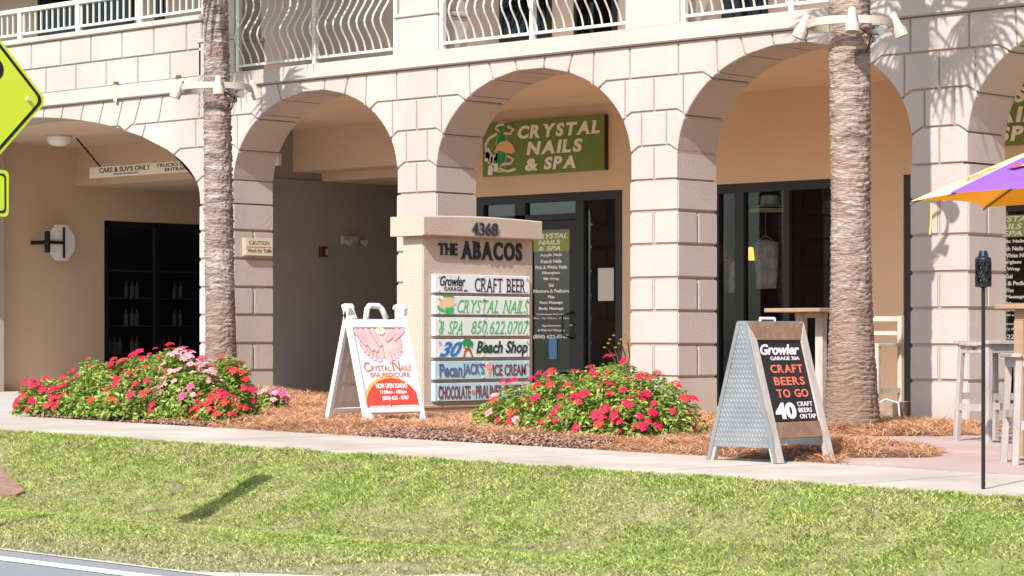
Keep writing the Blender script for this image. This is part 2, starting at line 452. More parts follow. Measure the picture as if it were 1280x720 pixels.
def course(z0, z1, lines):
    """lines: (x at bottom, x at top) of the upright joints, sorted"""
    for (ab, at_), (bb_, bt) in zip(lines[:-1], lines[1:]):
        nS = max(6, int((max(bb_, bt)-min(ab, at_))/.014)); bot = []; top = []
        for i in range(nS+1):
            t = i/nS
            xb = ab+(bb_-ab)*t; xt = at_+(bt-at_)*t
            B = max(joint(z0, xb), arch(xb)); T = max(joint(z1, xt), arch(xt))
            bot.append((xb, B)); top.append((xt, T))
        ok = [T[1]-B[1] > .012 for B, T in zip(bot, top)]
        # contiguous runs
        i = 0
        while i <= nS:
            if ok[i]:
                j = i
                while j < nS and ok[j+1]: j += 1
                if j-i >= 2:
                    P = bot[i:j+1]+top[i:j+1][::-1]
                    Q = []
                    for q in P:
                        if not Q or (Vector(q)-Vector(Q[-1])).length > .004: Q.append(q)
                    ch = True                       # drop collinear points
                    R_ = []
                    for q in range(len(Q)):
                        a0, b0, c0 = Vector(Q[q-1]), Vector(Q[q]), Vector(Q[(q+1) % len(Q)])
                        cr = (b0-a0).x*(c0-b0).y-(b0-a0).y*(c0-b0).x
                        if abs(cr) > 2e-6: R_.append(Q[q])
                    if len(R_) >= 3:
                        R_ = inset(R_, .010)
                        relief.prism(R_, (0, 0, 0), X, Z, D, .008)
                i = j+1
            else: i += 1
V_ = lambda xs: sorted((x, x) for x in xs)
pc = [(a+b)/2 for a, b in PIERS[1:]]; ac = [(a+b)/2 for a, b, *_ in ARCH[1:]]
def mk(offs, tilt=None, wide=()):
    L = [(-16.9, -16.9), (7.104, 7.104)]
    for c in pc:
        for o_ in offs:
            if c+o_ < 7.0: L.append((c+o_, c+o_))
    L += list(wide)
    return sorted(L)
wc = -11.634
def lim(L): return [l for l in L if l[0] <= 7.104]
mid = [(c, c) for c in ac]+[(wc, wc)]            # arch centres part the runs
course(J[7], J[8], lim(sorted(mk([0])+mid)))
course(J[8], J[9], lim(sorted(mk([-.17, .17])+mid)))
course(J[9], J[10], lim(sorted(mk([0, -.40, .40])+mid+[(wc+2.72, wc+2.80)])))
vs = []
for c in ac:
    for o_ in (.20, .56): vs += [(c+o_, c+o_*1.13), (c-o_, c-o_*1.13)]
    for o_ in (.92,): vs += [(c+o_, c+o_*1.02), (c-o_, c-o_*1.02)]
for o_ in (.2,.6,1.0,1.42,1.82,2.2,2.55): vs += [(wc+o_, wc+o_*1.06), (wc-o_, wc-o_*1.06)]
L5 = [(-16.9,-16.9), (7.104,7.104)]+vs
for c in pc:
    for o_ in (-.332, .332): L5.append((c+o_, c+o_))
L5 += [(wc+3.05, wc+3.15)]
course(J[10], J[11], sorted(l for l in L5 if l[0] <= 7.104))
fr_ = relief.build('arch_blocks', STUCCO, bld)
core = MB()
x = -16.88; prev = None
xs_ = sorted(set([round(-16.88+i*.04, 3) for i in range(600)]))
xs_ = [x for x in xs_ if x < 7.09]
for xa, xb in zip(xs_[:-1], xs_[1:]):
    ba, bb_ = [max(arch(x, .04), 2.49-.02) if arch(x, .04) > 0 else 2.47 for x in (xa, xb)]
    if ba > LEDGE-.01 or bb_ > LEDGE-.01: continue
    core.add([(xa,.018,ba),(xb,.018,bb_),(xb,.018,LEDGE),(xa,.018,LEDGE),(xa,.635,ba),(xb,.635,bb_),(xb,.635,LEDGE),(xa,.635,LEDGE)],
             [(0,1,2,3),(5,4,7,6),(4,5,1,0)])
for a, b in PIERS: core.box(a+.020, b-.020, .018, .625, -.2, 2.48)
core.build('mortar_core', GROOVE, bld)
MB().box(-16.9, 7.104, -.05, .6, LEDGE, 4.10).build('ledge', STUCCO_LT, bld, bevel=.012, seg=2)
# parapet on the left with two block courses, coping and straight balustrade
pp = MB(); x = -16.9
for r, (z0, z1, off) in enumerate(((4.10,4.445,.33), (4.445,4.80,0))):
    x = -16.53+off
    while x < -7.75:
        x1 = min(x+.655, -7.72); pp.box(x+.007, x1-.007, 0, .3, z0+.008, z1-.008); x += .655
pp.build('parapet', STUCCO, bld, bevel=.009, seg=2)
MB().box(-16.9, -7.73, .02, .29, 4.10, 4.80).build('parapet_core', GROOVE, bld)
MB().box(-16.9, -7.70, -.04, .34, 4.80, 4.875).build('coping', STUCCO_LT, bld, bevel=.012, seg=2)
rl = MB().box(-16.9, -7.72, .07, .15, 5.255, 5.31).box(-16.9, -7.72, .09, .13, 4.945, 4.975)
x = -16.85
while x < -7.8: rl.box(x-.009, x+.009, .10, .12, 4.975, 5.255); x += .128
rlo = rl.build('straight_railing', WHITE, bld)
x = -7.78
while x > -16.9: MB().box(x-.035, x+.035, .075, .145, 4.875, 5.255).build('post', WHITE, rlo, bevel=.004); x -= 1.30
# balcony slab, wall, columns
MB().box(-16.9, 7.104, .61, 4.2, 3.87, 4.085).build('balcony_slab', STUCCO_IN, bld)
MB().box(-16.9, 7.104, 2.0, 2.2, 4.09, 7.2).build('upper_wall', M('upper_stucco', (.66,.56,.48), (.70,.60,.52), 2, .9), bld)
MB().box(-16.9, 7.104, .05, .45, 6.05, 7.2).build('added_shade_beam', STUCCO_LT, bld)  # unseen beam, added to shade the balcony wall behind it
MB().box(-17.2, 7.4, -.3, 12, 7.2, 7.45).build('roof', STUCCO_LT, bld)
for a, b in PIERS[1:]:
    cb = MB().box(a-.01, b+.01, .0, .5, 4.10, 4.52).box(a-.03, b+.03, -.02, .52, 4.52, 4.57)
    c0 = cb.build('balcony_column', STUCCO_LT, bld, bevel=.01)
    MB().box(a+.02, b-.02, .03, .47, 4.57, 6.05).build('shaft', STUCCO_LT, c0)
def bow_rail(x0, x1):
    r = MB().box(x0, x1, .03, .07, 4.165, 4.195).box(x0, x1, .02, .08, 5.12, 5.17)
    m = .135; k = int((x1-x0)/m)
    for i in range(1, k):
        xx = x0+(x1-x0)*i/k
        if abs(xx-(x0+x1)/2) < .03: continue
        P = []
        for q in range(15):
            t = q/14; z = 4.18+.95*t
            bul = .155*math.exp(-((t-.36)/.19)**2)-.03*math.exp(-((t-.75)/.14)**2)
            P.append((xx, .05-bul*min(1, t/.06), z))
        r.tube(P, .011, 5)
    o_ = r.build('bowed_railing', WHITE, bld, smooth=False)
    for xx in (x0+.025, (x0+x1)/2, x1-.025): MB().box(xx-.028, xx+.028, .022, .078, 4.10, 5.12).build('post', WHITE, o_)
for (a, b), (c, d_) in zip(PIERS[1:-1], PIERS[2:]): bow_rail(b+.02, c-.02)
UPF = M('upper_frame', (.72,.70,.66), rough=.5)
for px0, px1, zb in ((50,168,4.1),(196,206,4.1),(627,690,4.43),(720,772,4.1),(905,960,4.1)):
    x0, x1 = aty(px0, 20, 2.0).x, aty(px1, 20, 2.0).x
    w_ = MB().box(x0, x1, 1.955, 2.01, zb, zb+2.1).build('upper_window', DARK, bld)
    MB().box(x0+.06, x1-.06, 1.945, 1.953, zb+.06, zb+2.04).build('pane', GLASS_DK, w_)
# ---- arcade interior
MB().box(-16.9, 7.104, .66, 4.2, 3.82, 3.865).build('arcade_ceiling', STUCCO_IN, bld)
MB().box(-17.0, -15.28, .66, 2.38, -.05, 3.82).build('pilaster', STUCCO, bld)  # projects farther than needed, to keep a sun patch off the drive wall
lw = MB().box(-16.2, -15.5, 2.57, 4.5, -.05, 3.82).box(-16.2, -15.5, 4.5, 8.6, 2.69, 3.82).box(-16.2, -15.5, 8.6, 12, -.05, 3.82)
lw.v = [(x-(.06 if y > 2.5 else 0), y, z) for x, y, z in lw.v]
lw.build('drive_wall', STUCCO_IN, bld)
MB().box(-16.2, -10.43, YB, 12, 3.215, 3.82).box(-10.43, -7.0, YB, 4.5, 3.215, 3.82).box(-10.43, -7.0, 4.5, 12, 3.10, 3.82).build('beam', STUCCO_IN, bld)
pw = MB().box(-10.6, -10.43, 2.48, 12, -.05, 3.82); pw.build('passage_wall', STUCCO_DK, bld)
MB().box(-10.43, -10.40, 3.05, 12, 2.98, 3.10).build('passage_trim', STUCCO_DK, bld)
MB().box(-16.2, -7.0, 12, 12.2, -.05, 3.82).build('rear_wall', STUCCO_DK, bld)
# dark glazed cooler front in the drive wall
cf = MB()
for y in (4.5, 5.52, 6.5, 7.5, 8.52): cf.box(-15.62, -15.55, y, y+.08, -.05, 2.69)
cf.box(-15.62, -15.55, 4.5, 8.6, 2.60, 2.69).box(-15.62, -15.55, 4.5, 8.6, -.05, .06)
cfo = cf.build('cooler_window', BLACK, bld)
MB().box(-16.8, -16.7, 4.4, 8.7, -.05, 2.7).build('cooler_back', BLACK, bld)
MB().box(-15.60, -15.595, 4.55, 8.55, .06, 2.6).build('pane', glass_mat('cooler_glass', (.75,.75,.75), 1.7), cfo)
for z in (.55, 1.0, 1.45, 1.9): MB().box(-16.1, -15.66, 4.6, 8.5, z, z+.02).build('cooler_shelf', M('shelf_dark', (.12,.12,.12)), bld)
bt_ = None
for z in (.57, 1.02, 1.47):
    for y in (4.75,4.85,4.95,5.08,5.2,5.3,5.75,5.86,5.95,6.08,6.2):
        if (int(y*40)+int(z*10)) % 4 == 0: continue
        if bt_ is None:
            b1 = bpy.data.objects.new('bottle', MB()._lathe([(.001,0),(.035,0),(.036,.17),(.014,.22),(.013,.27),(.001,.271)], Vector((0,0,0)), 10).build('bottle', M('cooler_bottle', (.16,.13,.10), (.26,.23,.19), 30, .4), local=True).data)
            bpy.data.objects.remove([o for o in bpy.data.objects if o.name.startswith('bottle') and o != b1][0]); COL.objects.link(b1); b1.name = 'bottle'; o_ = b1
        else: o_ = bt_.copy(); COL.objects.link(o_)
        bt_ = o_; o_.location = (-15.74, y, z); tag(o_, 'dim bottle on a shelf behind the dark glass in the drive', 'bottle', 'bottles in the dark cooler')
# ---- shop walls and fronts at the back of the arcade
SFX = lambda px: aty(px, 300, YB).x
sf1 = [SFX(p) for p in (592, 603, 642, 655, 718, 728, 768, 778)]
swl = MB()
HD = 2.71
swl.box(-7.0, 7.104, YB, 4.2, HD, 3.82)
segs = [(-7.0, sf1[0]), (sf1[7], SFX(890)), (SFX(1062), .10), (2.78, 7.104)]
for a, b in segs: swl.box(a, b, YB, 4.2, -.05, HD)
swl.box(-7.0, -6.85, 4.2, 12, -.05, 3.82)
swl.build('shop_wall', STUCCO_IN, bld)
MB().box(-6.98, 7.1, YB-.012, YB-.0005, 3.845, 3.862).build('stucco_joint', STUCCO_LT, bld)
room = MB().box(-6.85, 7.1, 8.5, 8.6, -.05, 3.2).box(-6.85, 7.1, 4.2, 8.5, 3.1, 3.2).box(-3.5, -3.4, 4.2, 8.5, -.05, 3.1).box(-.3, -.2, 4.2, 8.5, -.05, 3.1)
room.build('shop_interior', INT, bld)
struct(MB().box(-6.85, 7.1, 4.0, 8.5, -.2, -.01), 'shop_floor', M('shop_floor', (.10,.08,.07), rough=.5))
NOTICE = M('notice_paper', (.55,.55,.52))
LW = M('white_vinyl', (.85,.86,.86), rough=.6)
GRN_SIGN = M('green_sign', (.16,.225,.055), (.14,.20,.045), 2, .55)
GRN_LT = M('green_vinyl', (.28,.36,.09), rough=.6)
def salon_front(dx):
    xs = [x+dx for x in sf1]; y0, y1 = YB+.02, YB+.12
    f = MB()
    f.box(xs[0]-.05, xs[7], y0, y1, 2.60, HD)
    for a, b in ((xs[0]-.05, xs[1]), (xs[2], xs[3]), (xs[4], xs[5]), (xs[6], xs[7])): f.box(a, b, y0, y1, -.03, 2.60)
    f.box(xs[1], xs[2], y0, y1, -.03, .12).box(xs[5], xs[6], y0, y1, -.03, .12)
    f.box(xs[1], xs[4], y0, y1, 2.36, 2.44)
    fo = f.build('salon_front', DARK, bld)
    MB().box(xs[1], xs[2], y0+.05, y0+.056, .12, 2.60).build('pane', GLASS, fo)
    MB().box(xs[3], xs[4], y0+.05, y0+.056, 2.44, 2.60).build('pane', GLASS, fo)
    MB().box(xs[5], xs[6], y0+.05, y0+.056, .12, 2.60).build('pane', GLASS, fo)
    d = MB(); a, b = xs[3]+.012, xs[4]-.012
    d.box(a, a+.09, y0+.02, y0+.07, .0, 2.35).box(b-.11, b, y0+.02, y0+.07, .0, 2.35).box(a+.09, b-.11, y0+.02, y0+.07, 2.24, 2.35).box(a+.09, b-.11, y0+.02, y0+.07, 0, .2)
    do = d.build('salon_door', DARK, bld)
    MB().box(a+.09, b-.11, y0+.045, y0+.051, .2, 2.24).build('pane', GLASS, do)
    MB().tube([(b-.05,y0+.02,.82),(b-.05,y0-.05,.84),(b-.16,y0-.06,.86),(b-.16,y0-.06,1.12),(b-.05,y0-.05,1.14),(b-.05,y0+.02,1.16)], .014, 6).build('handle', M('dark_metal', (.03,.03,.03), rough=.35, metal=.6), do)
    MB().lathe([(.03,0),(.03,.02),(.001,.021)], (b-.05, y0-.01, .98), 10).build('lock', M('brass', (.5,.38,.15), rough=.35, metal=1), do)
    la, lb = a+.10, b-.13; yy = y0+.04
    MB().box(la, lb, yy, yy+.003, 1.955, 2.20).build('green_panel', GRN_LT, do)
    t = MB(); wd = lb-la
    put_text(t, 'CRYSTAL', (la+.02, yy-.001, 2.125), X, Z, wd-.05, .062, .015, .25, .001)
    put_text(t, 'NAILS', (la+.14*wd, yy-.001, 2.045), X, Z, wd*.62, .06, .015, .25, .001)
    put_text(t, '& SPA', (la+.14*wd, yy-.001, 1.965), X, Z, wd*.62, .06, .015, .25, .001)
    z = 1.88
    for s, w in (('Acrylic Nails',.62),('French Nails',.58),('Pink & White Nails',.88),('Fiberglass',.5),('Silk Wrap',.44),('Gel',.14),('Manicure & Pedicure',.98),('Wax',.2),('Foot Massage',.64),('Body Massage',.68)):
        put_text(t, s, (la+wd*(1-w)/2, yy-.001, z), X, Z, wd*w, .048, .035, 0, .001); z -= .0775
    for s, w, h in (('Professional Nail Care',.8,.022),('Mon. - Sat. 9:00 am - 7:00 pm',.98,.03)):
        put_text(t, s, (la+wd*(1-w)/2, yy-.001, z+.02), X, Z, wd*w, h, .02, 0, .001); z -= .06
    z -= .02
    for s, w, h in (('Appointments',.52,.035),("& Walk in's Welcome",.75,.035)):
        put_text(t, s, (la+wd*(1-w)/2, yy-.001, z), X, Z, wd*w, h, .02, 0, .001); z -= .055
    put_text(t, '(850) 622-0707', (la, yy-.001, z-.05), X, Z, wd*.98, .062, .02, 0, .001)
    t.build('door_lettering', LW, do)
    MB().box(xs[5]+.22, xs[6]-.06, y0+.035, y0+.04, 1.30, 1.72).build('notice', NOTICE, fo)
    MB().box(la+.28, la+.42, y0+.036, y0+.04, .55, .82).build('blue_notice', M('blue_paper', (.10,.25,.5)), do)
salon_front(0); salon_front(6.93)
# bar front with tall panes
xs = [SFX(p) for p in (890, 897, 917, 928, 978, 985, 1062)]
f = MB(); y0, y1 = YB+.02, YB+.12
f.box(xs[0], xs[6], y0, y1, 2.60, HD).box(xs[0], xs[6], y0, y1, -.03, .10)
for a, b in ((xs[0], xs[1]), (xs[2], xs[3]), (xs[4], xs[5]), (xs[6]-.1, xs[6])): f.box(a, b, y0, y1, .10, 2.60)
bo = f.build('bar_front', DARK, bld)
for a, b in ((xs[1], xs[2]), (xs[3], xs[4]), (xs[5], xs[6]-.1)): MB().box(a, b, y0+.05, y0+.056, .10, 2.60).build('pane', GLASS_BAR, bo)
# scuppers on the parapet
for px, py in ((147,104),(225,96)):
    p = aty(px, py, 0); MB().tube([(p.x, .05, p.z), (p.x, -.05, p.z-.01)], .03, 10).build('drain_spout', M('rusty_pipe', (.15,.09,.05), rough=.8), bld)
p = aty(144, 118, -.052)
RUST = M('rust_streak', (.62,.45,.25), (.70,.56,.38), 9, .9)
MB().prism([(-.035,-.18),(.03,-.2),(.045,-.02),(.03,.03),(-.04,.02)], (p.x, -.0515, 4.08), X, Z, .0013).build('rust_streak', RUST, bld)

# ================================================================== WALL SIGNS AND SMALL FIXTURES
CREAM = M('cream_letters', (.78,.72,.64), rough=.6)
def salon_sign(dx, label):
    x0, x1, z0, z1 = -6.58+dx, -4.42+dx, 2.97, 3.675
    r = thing('shop_sign', label, 'sign', (x0, 3.88, z0), 'green salon signs')
    MB().box(x0, x1, 3.885, YB, z0, z1).build('board', GRN_SIGN, r, bevel=.006)
    MB().box(x1+.0, x1+.012, 3.885, YB, z0, z1).build('side_edge', M('sign_edge', (.05,.03,.025)), r)
    t = MB(); w = x1-x0; h = z1-z0; yy = 3.882
    serif_text(t, 'CRYSTAL', (x0+.295*w, yy, z0+.665*h), X, Z, .685*w, .245*h, .045, .22, .006)
    serif_text(t, 'NAILS', (x0+.375*w, yy, z0+.355*h), X, Z, .46*w, .245*h, .045, .22, .006)
    serif_text(t, '&', (x0+.36*w, yy, z0+.06*h), X, Z, .12*w, .23*h, .045, .15, .006)
    serif_text(t, 'SPA', (x0+.515*w, yy, z0+.065*h), X, Z, .275*w, .235*h, .045, .22, .006)
    t.build('lettering', CREAM, r)
    e = MB(); o = (x0, yy, z0)
    vase = [(.135,.10),(.185,.10),(.205,.52),(.215,.62),(.20,.74),(.182,.82),(.178,.90),(.21,.985),(.145,.985),(.165,.90),(.16,.82),(.135,.74),(.12,.62),(.13,.52)]
    vase = [(u*w, v*h) for u, v in vase]
    e.prism(vase, (x0, yy-.004, z0), X, Z, .004)
    MB().prism([( (u-.165*w)*1.18+.165*w, (v-.5*h)*1.06+.49*h) for u, v in vase], (x0, yy-.001, z0), X, Z, .002).build('bottle_outline', M('pale_green', (.35,.6,.3)), r)
    e.build('bottle', M('bottle_green', (.03,.38,.08), (.015,.22,.05), 6, .5), r)
    q = MB(); q.prism([(u*w, v*h) for u, v in ((.10,.46),(.15,.62),(.21,.66),(.26,.57),(.285,.44),(.25,.40),(.20,.43),(.15,.48))], (x0, yy-.008, z0), X, Z, .004)
    q.build('hand', M('skin_orange', (.78,.42,.22), rough=.6), r)
    s_ = MB()
    def swirl(pts): s_.tube([(x0+u*w, yy-.004, z0+v*h) for u, v in pts], .022, 6)
    swirl([(.15,.84),(.12,.90),(.14,.96),(.19,.97)]); swirl([(.22,.92),(.27,.86),(.24,.78),(.19,.80)])
    swirl([(.13,.80),(.06,.72),(.035,.60),(.04,.50)]); swirl([(.22,.36),(.27,.30),(.24,.22),(.18,.22),(.15,.14),(.22,.08),(.29,.12)])
    s_.build('ribbon', M('sign_tan', (.62,.58,.42)), r)
    fl = MB()
    for u, v in ((.05,.44),(.07,.34),(.045,.38),(.09,.30),(.12,.34),(.07,.12),(.12,.18),(.13,.38)):
        fl.prism([(u*w+a*.05, v*h+b*.06) for a, b in ((-1,-1),(.6,-1.2),(1,.2),(.3,1.3),(-.7,.8))], (x0, yy-.003, z0), X, Z, .003)
    fl.build('blossoms', CREAM, r)
salon_sign(0, 'green salon sign seen whole above the glass door behind the second arch')
salon_sign(6.88, 'green salon sign half hidden behind the rightmost pier above the umbrella')

# caution plaque on the pier reveal
r = thing('caution_sign', 'small cream caution plaque on the pier beside the left palm', 'sign', (-7.104, .37, 1.95))
MB().box(-7.104, -7.06, .135, .61, 1.84, 2.07).build('plaque', M('plaque_tan', (.42,.33,.22), rough=.6), r, bevel=.008)
MB().box(-7.0605, -7.054, .150, .595, 1.853, 2.057).build('face', M('plaque_cream', (.62,.56,.44), rough=.6), r)
t = put_text(MB(), 'CAUTION', (-7.0535, .21, 1.985), Y, Z, .33, .05, .0, 0, .002, 1.1); put_text(t, 'Watch For Traffic', (-7.0535, .18, 1.89), Y, Z, .40, .045, 0, 0, .002)
t.build('lettering', M('dark_letters', (.06,.05,.045)), r)
MB().box(-7.0535, -7.0515, .17, .58, 1.952, 1.96).build('red_rule', M('red_rule', (.6,.08,.05)), r)
# octagonal sign on its bracket
r = thing('octagonal_sign', 'white octagonal sign seen from behind on black bracket in the drive', 'sign', (-15.56, 3.3, 2.3))
c = Vector((-15.2, 3.40, 2.30)); U_ = Vector((-.12, .993, 0)); oc = [(.30*math.cos(rad(22.5+45*i)), .30*math.sin(rad(22.5+45*i))) for i in range(8)]
MB().prism(oc, c, U_, Z, .02).build('panel', M('sign_white', (.90,.90,.92), rough=.5), r)
b = MB().bar(c+X*.03-U_*.30, c+X*.03+U_*.04, .02, .05).bar(c+X*.035+U_*.02-Z*.24, c+X*.035+U_*.02+Z*.24, .03, .03)
e = c-U_*.30; b.tube([(e.x, e.y, 2.14), (e.x, e.y, 2.47)], .045, 8).bar(e, (-15.56, e.y, 2.3), .06, .06)
b.build('bracket', BLACK, r, bevel=.004)
# clearance bar hanging in the drive
yb_ = 2.688
r = thing('clearance_bar', 'cream hanging clearance bar lettered for cars and SUVs in the drive', 'hanging sign', (-12.3, yb_, 3.3))
BAR = M('bar_cream', (.74,.66,.55), (.69,.61,.50), 5, .6)
MB().box(-13.53, -9.3, yb_-.02, yb_+.04, 3.195, 3.355).build('board', BAR, r, bevel=.004)
t = put_text(MB(), "CARS & SUV'S ONLY", (-13.29, yb_-.022, 3.262), X, Z, 1.20, .075, .012, 0, .002)
put_text(t, 'HEADED PARKING ONLY', (-12.95, yb_-.022, 3.222), X, Z, .62, .022, .0, 0, .002)
put_text(t, 'TRUCKS USE REAR', (-11.95, yb_-.022, 3.285), X, Z, 1.1, .05, .01, 0, .002)
put_text(t, 'ENTRANCE', (-11.75, yb_-.022, 3.218), X, Z, .65, .05, .01, 0, .002)
t.build('lettering', BLACK, r)
def chain(p, q, par):
    c = MB(); p, q = Vector(p), Vector(q); n = int((q-p).length/.045)
    for i in range(n):
        a = p.lerp(q, i/n); b = p.lerp(q, (i+1.25)/n); c.tube([a, b], .016 if i % 2 else .009, 5)
    c.build('chain', BLACK, par)
chain((-13.88, yb_, 3.82), (-13.28, yb_, 3.35), r); chain((-9.4, yb_, 3.82), (-9.8, yb_, 3.35), r)
# ceiling lamp
r = thing('ceiling_lamp', 'white glass dome lamp on the ceiling of the drive', 'lamp', (-13.72, 2.25, 3.82))
MB().lathe([(.19,0),(.2,-.03),(.19,-.035)][::-1], (-13.72,2.25,3.82)).build('base', WHITE, r)
MB()._lathe([(.18,-.035),(.175,-.08),(.14,-.13),(.08,-.155),(.001,-.16)], Vector((-13.72,2.25,3.82)), 20).build('dome', M('lamp_glass', (.80,.78,.74), rough=.3), r, smooth=True)
# emergency light and alarm in the passage
r = thing('emergency_light', 'grey emergency light box with lamp heads on the dark passage wall', 'emergency light', (-10.4, 5.06, 2.2))
GREY = M('grey_plastic', (.42,.40,.38), rough=.5)
MB().box(-10.43, -10.36, 4.87, 5.17, 2.20, 2.32).build('box', GREY, r, bevel=.01)
for y in (4.93, 5.24): MB().tube([(-10.37, y, 2.235), (-10.27, y-.01, 2.22)], [.03, .05], 10).build('lamp_head', GREY, r)
r = thing('fire_alarm', 'small red fire alarm with pale face on the dark passage wall', 'alarm', (-10.4, 4.52, 2.08))
MB().box(-10.43, -10.37, 4.44, 4.58, 2.0, 2.15).build('housing', M('alarm_red', (.10,.018,.018), rough=.4), r, bevel=.008)
MB().box(-10.372, -10.364, 4.53, 4.57, 2.03, 2.12).build('strobe', GREY, r)
# things seen through the bar glass
r = thing('pendant_lamp', 'glowing amber pendant lamp behind the bar window', 'lamp', aty(938, 325, 4.5))
p = aty(938, 325, 4.5); MB()._lathe([(.02,.16),(.06,.13),(.13,.02),(.13,0)], p, 16).build('shade', M('amber', (.7,.35,.1), emit=(1,.42,.08), es=1.6), r)
MB().tube([p+Vector((0,0,.15)), Vector((p.x,p.y,3.1))], .006, 5).build('cord', BLACK, r)
r = thing('wall_cabinet', 'pale wall cabinet with bottles on top inside the bar', 'cabinet', aty(1030, 330, 8.3))
p0, p1 = aty(1016, 345, 8.3), aty(1046, 318, 8.3)
MB().box(p0.x, p1.x, 8.2, 8.45, p0.z, p1.z).build('case', M('cab', (.45,.40,.34)), r, bevel=.01)
cb = MB()
for i in range(5): MB().lathe([(.03,0),(.03,.1),(.01,.14),(.01,.18)], (p0.x+.06+i*.09, 8.3, p1.z), 8).build('bottle', M('bottle_glass', (.25,.25,.22), rough=.2), r)
CL = M('shirt_cloth', (.62,.62,.62), (.40,.42,.44), 14, .9, trans=.2)
for i, (px, py, hh, lab) in enumerate(((908, 345, .42, 'grey hanging shirt in the narrow left pane of the bar window'), (957, 330, .6, 'pale draped shirt hanging in the middle pane of the bar window'))):
    p = aty(px, py, 4.22); r = thing('hanging_shirt', lab, 'shirt', p)
    m = MB(); n_x = 9
    for j in range(8):
        for k in range(n_x):
            u = k/(n_x-1)-.5; v = j/7
            wd = (.34 if i == 0 else .36)*(1-.15*v)
            m.v.append((p.x+u*wd, p.y+.03*math.sin(u*14+v*2), p.z+hh/2-v*hh-.08*abs(u)*(1-v)))
    m.f = [(j*n_x+k, j*n_x+k+1, (j+1)*n_x+k+1, (j+1)*n_x+k) for j in range(7) for k in range(n_x-1)]
    o_ = m.build('cloth', CL, r, smooth=True); md = o_.modifiers.new('th', 'SOLIDIFY'); md.thickness = .012
    MB().tube([(p.x-.12,p.y,p.z+hh/2-.02),(p.x,p.y,p.z+hh/2+.05),(p.x+.12,p.y,p.z+hh/2-.02)], .006, 5).tube([(p.x,p.y,p.z+hh/2+.05),(p.x,p.y,2.6)], .004, 4).build('hanger', GREY, r)
p = aty(962, 258, 4.35); r = thing('striped_hat', 'black and white wavy striped hat high in the bar window', 'hat', p)
m = MB(); hm = M('hat_white', (.6,.6,.6)); 
m._lathe([(.26,-.06),(.2,0),(.12,.02),(.11,.13),(.001,.15)], p, 22); m.build('hat', hm, r)
m = MB()
for k in range(3): m._lathe([(.235-.05*k,-.035+.018*k),(.215-.05*k,-.015+.018*k)], p+Vector((0,0,.004)), 22)
m.build('stripes', BLACK, r)
MB().tube([p+Vector((0,0,.14)), Vector((p.x,p.y,2.75))], .004, 4).build('hanging_cord', BLACK, r)

# ================================================================== MONUMENT SIGN
x0, yA, yZ = -.082, -3.65, -2.135
r = thing('monument_sign', 'tan stucco monument sign listing the shops, standing in the pine straw', 'sign', (x0-.15, -2.9, .05))
MS = M('monument_stucco', (.45,.35,.275), (.485,.38,.30), 2.0, .92, .45, 70, bdist=.015)
MB().box(x0-.28, x0, yA, yZ, -.1, 1.80).build('body', MS, r, bevel=.01, seg=2)
MB().box(x0-.30, x0+.025, yA-.025, yZ+.025, -.1, .17).box(x0-.31, x0+.035, yA-.035, yZ+.035, .17, .20).build('plinth', M('plinth_tan', (.40,.26,.16), (.43,.29,.19), 3, .9, .2, 60), r, bevel=.006)
n = 17; cp = [(yA-.085, 1.79), (yZ+.05, 1.79)] + [(lerp(i/(n-1), yZ+.05, yA-.085), 1.974+.018*math.sin(math.pi*i/(n-1))) for i in range(n)]
MB().prism(cp, (x0+.085, 0, 0), Y, Z, .44, .012).build('cap', MS, r)
t = MB(); NX = Vector((0, 1, 0))
p0, p1 = atx(590, 294, x0+.09), atx(622, 279, x0+.09)
put_text(t, '4368', (x0+.086, p0.y, p0.z), Y, Z, p1.y-p0.y, p1.z-p0.z, .01, 0, .014)
t.build('house_number', M('black_chrome', (.05,.05,.055), rough=.25, metal=.3, spec=.6), r)
def fit(mb, s, pl, b, pr, tp, xx, bold=0, shear=0, d=.003, ser=False):
    a, c = atx(pl, b, xx), atx(pr, tp, xx)
    (serif_text if ser else put_text)(mb, s, (xx, a.y, a.z), Y, Z, c.y-a.y, c.z-a.z, bold, shear, d)
t = MB(); fit(t, 'THE', 547.5, 318.5, 571, 304.5, x0+.001, .02, 0, .016, True); fit(t, 'ABACOS', 576.5, 324, 651.5, 304, x0+.001, .03, 0, .016, True)
t.build('building_name', M('name_black', (.022,.022,.028), rough=.4), r)
PLATE = M('plate_white', (.72,.71,.73), (.68,.67,.69), 5, .4); PLATE_B = M('plate_blue', (.42,.60,.64), (.38,.56,.61), 5, .4); PLATE_G = M('plate_pale', (.68,.70,.68), rough=.4)
INK = M('ink_black', (.02,.02,.02), rough=.5); INKG = M('ink_green', (.10,.40,.13), rough=.5); INKD = M('ink_dark_green', (.02,.06,.03)); INKP = M('ink_plum', (.16,.07,.085)); INKB = M('ink_blue', (.03,.17,.42)); INKN = M('ink_navy', (.09,.14,.22))
pz = [(1.437,1.247),(1.233,1.043),(1.030,.840),(.822,.634),(.615,.427),(.408,.222)]
ya, yb2 = -3.545, -2.235
plates = []
xp = x0+.05
for i, (zt, zb) in enumerate(pz):
    q = MB().box(x0+.0, xp, ya, yb2, zb+.012, zt-.004)
    plates.append(q.build('name_plate', (PLATE, PLATE_G, PLATE_G, PLATE_G, PLATE_B, PLATE_B)[i], r, bevel=.003))
    plates[-1]['label'] = ('white plate reading craft beer','white plate with green salon name','white plate with green phone number','white plate of the beach shop','light blue plate for ice cream','light blue plate for chocolate and pralines')[i]
    bt = MB()
    for y in (ya+.05, (ya+yb2)/2, yb2-.05):
        for z in (zb+.03, zt-.025): bt.tube([(xp-.001, y, z), (xp+.012, y, z)], .011, 8)
    bt.build('bolts', M('bolt_steel', (.6,.6,.6), rough=.3, metal=.5), plates[-1])
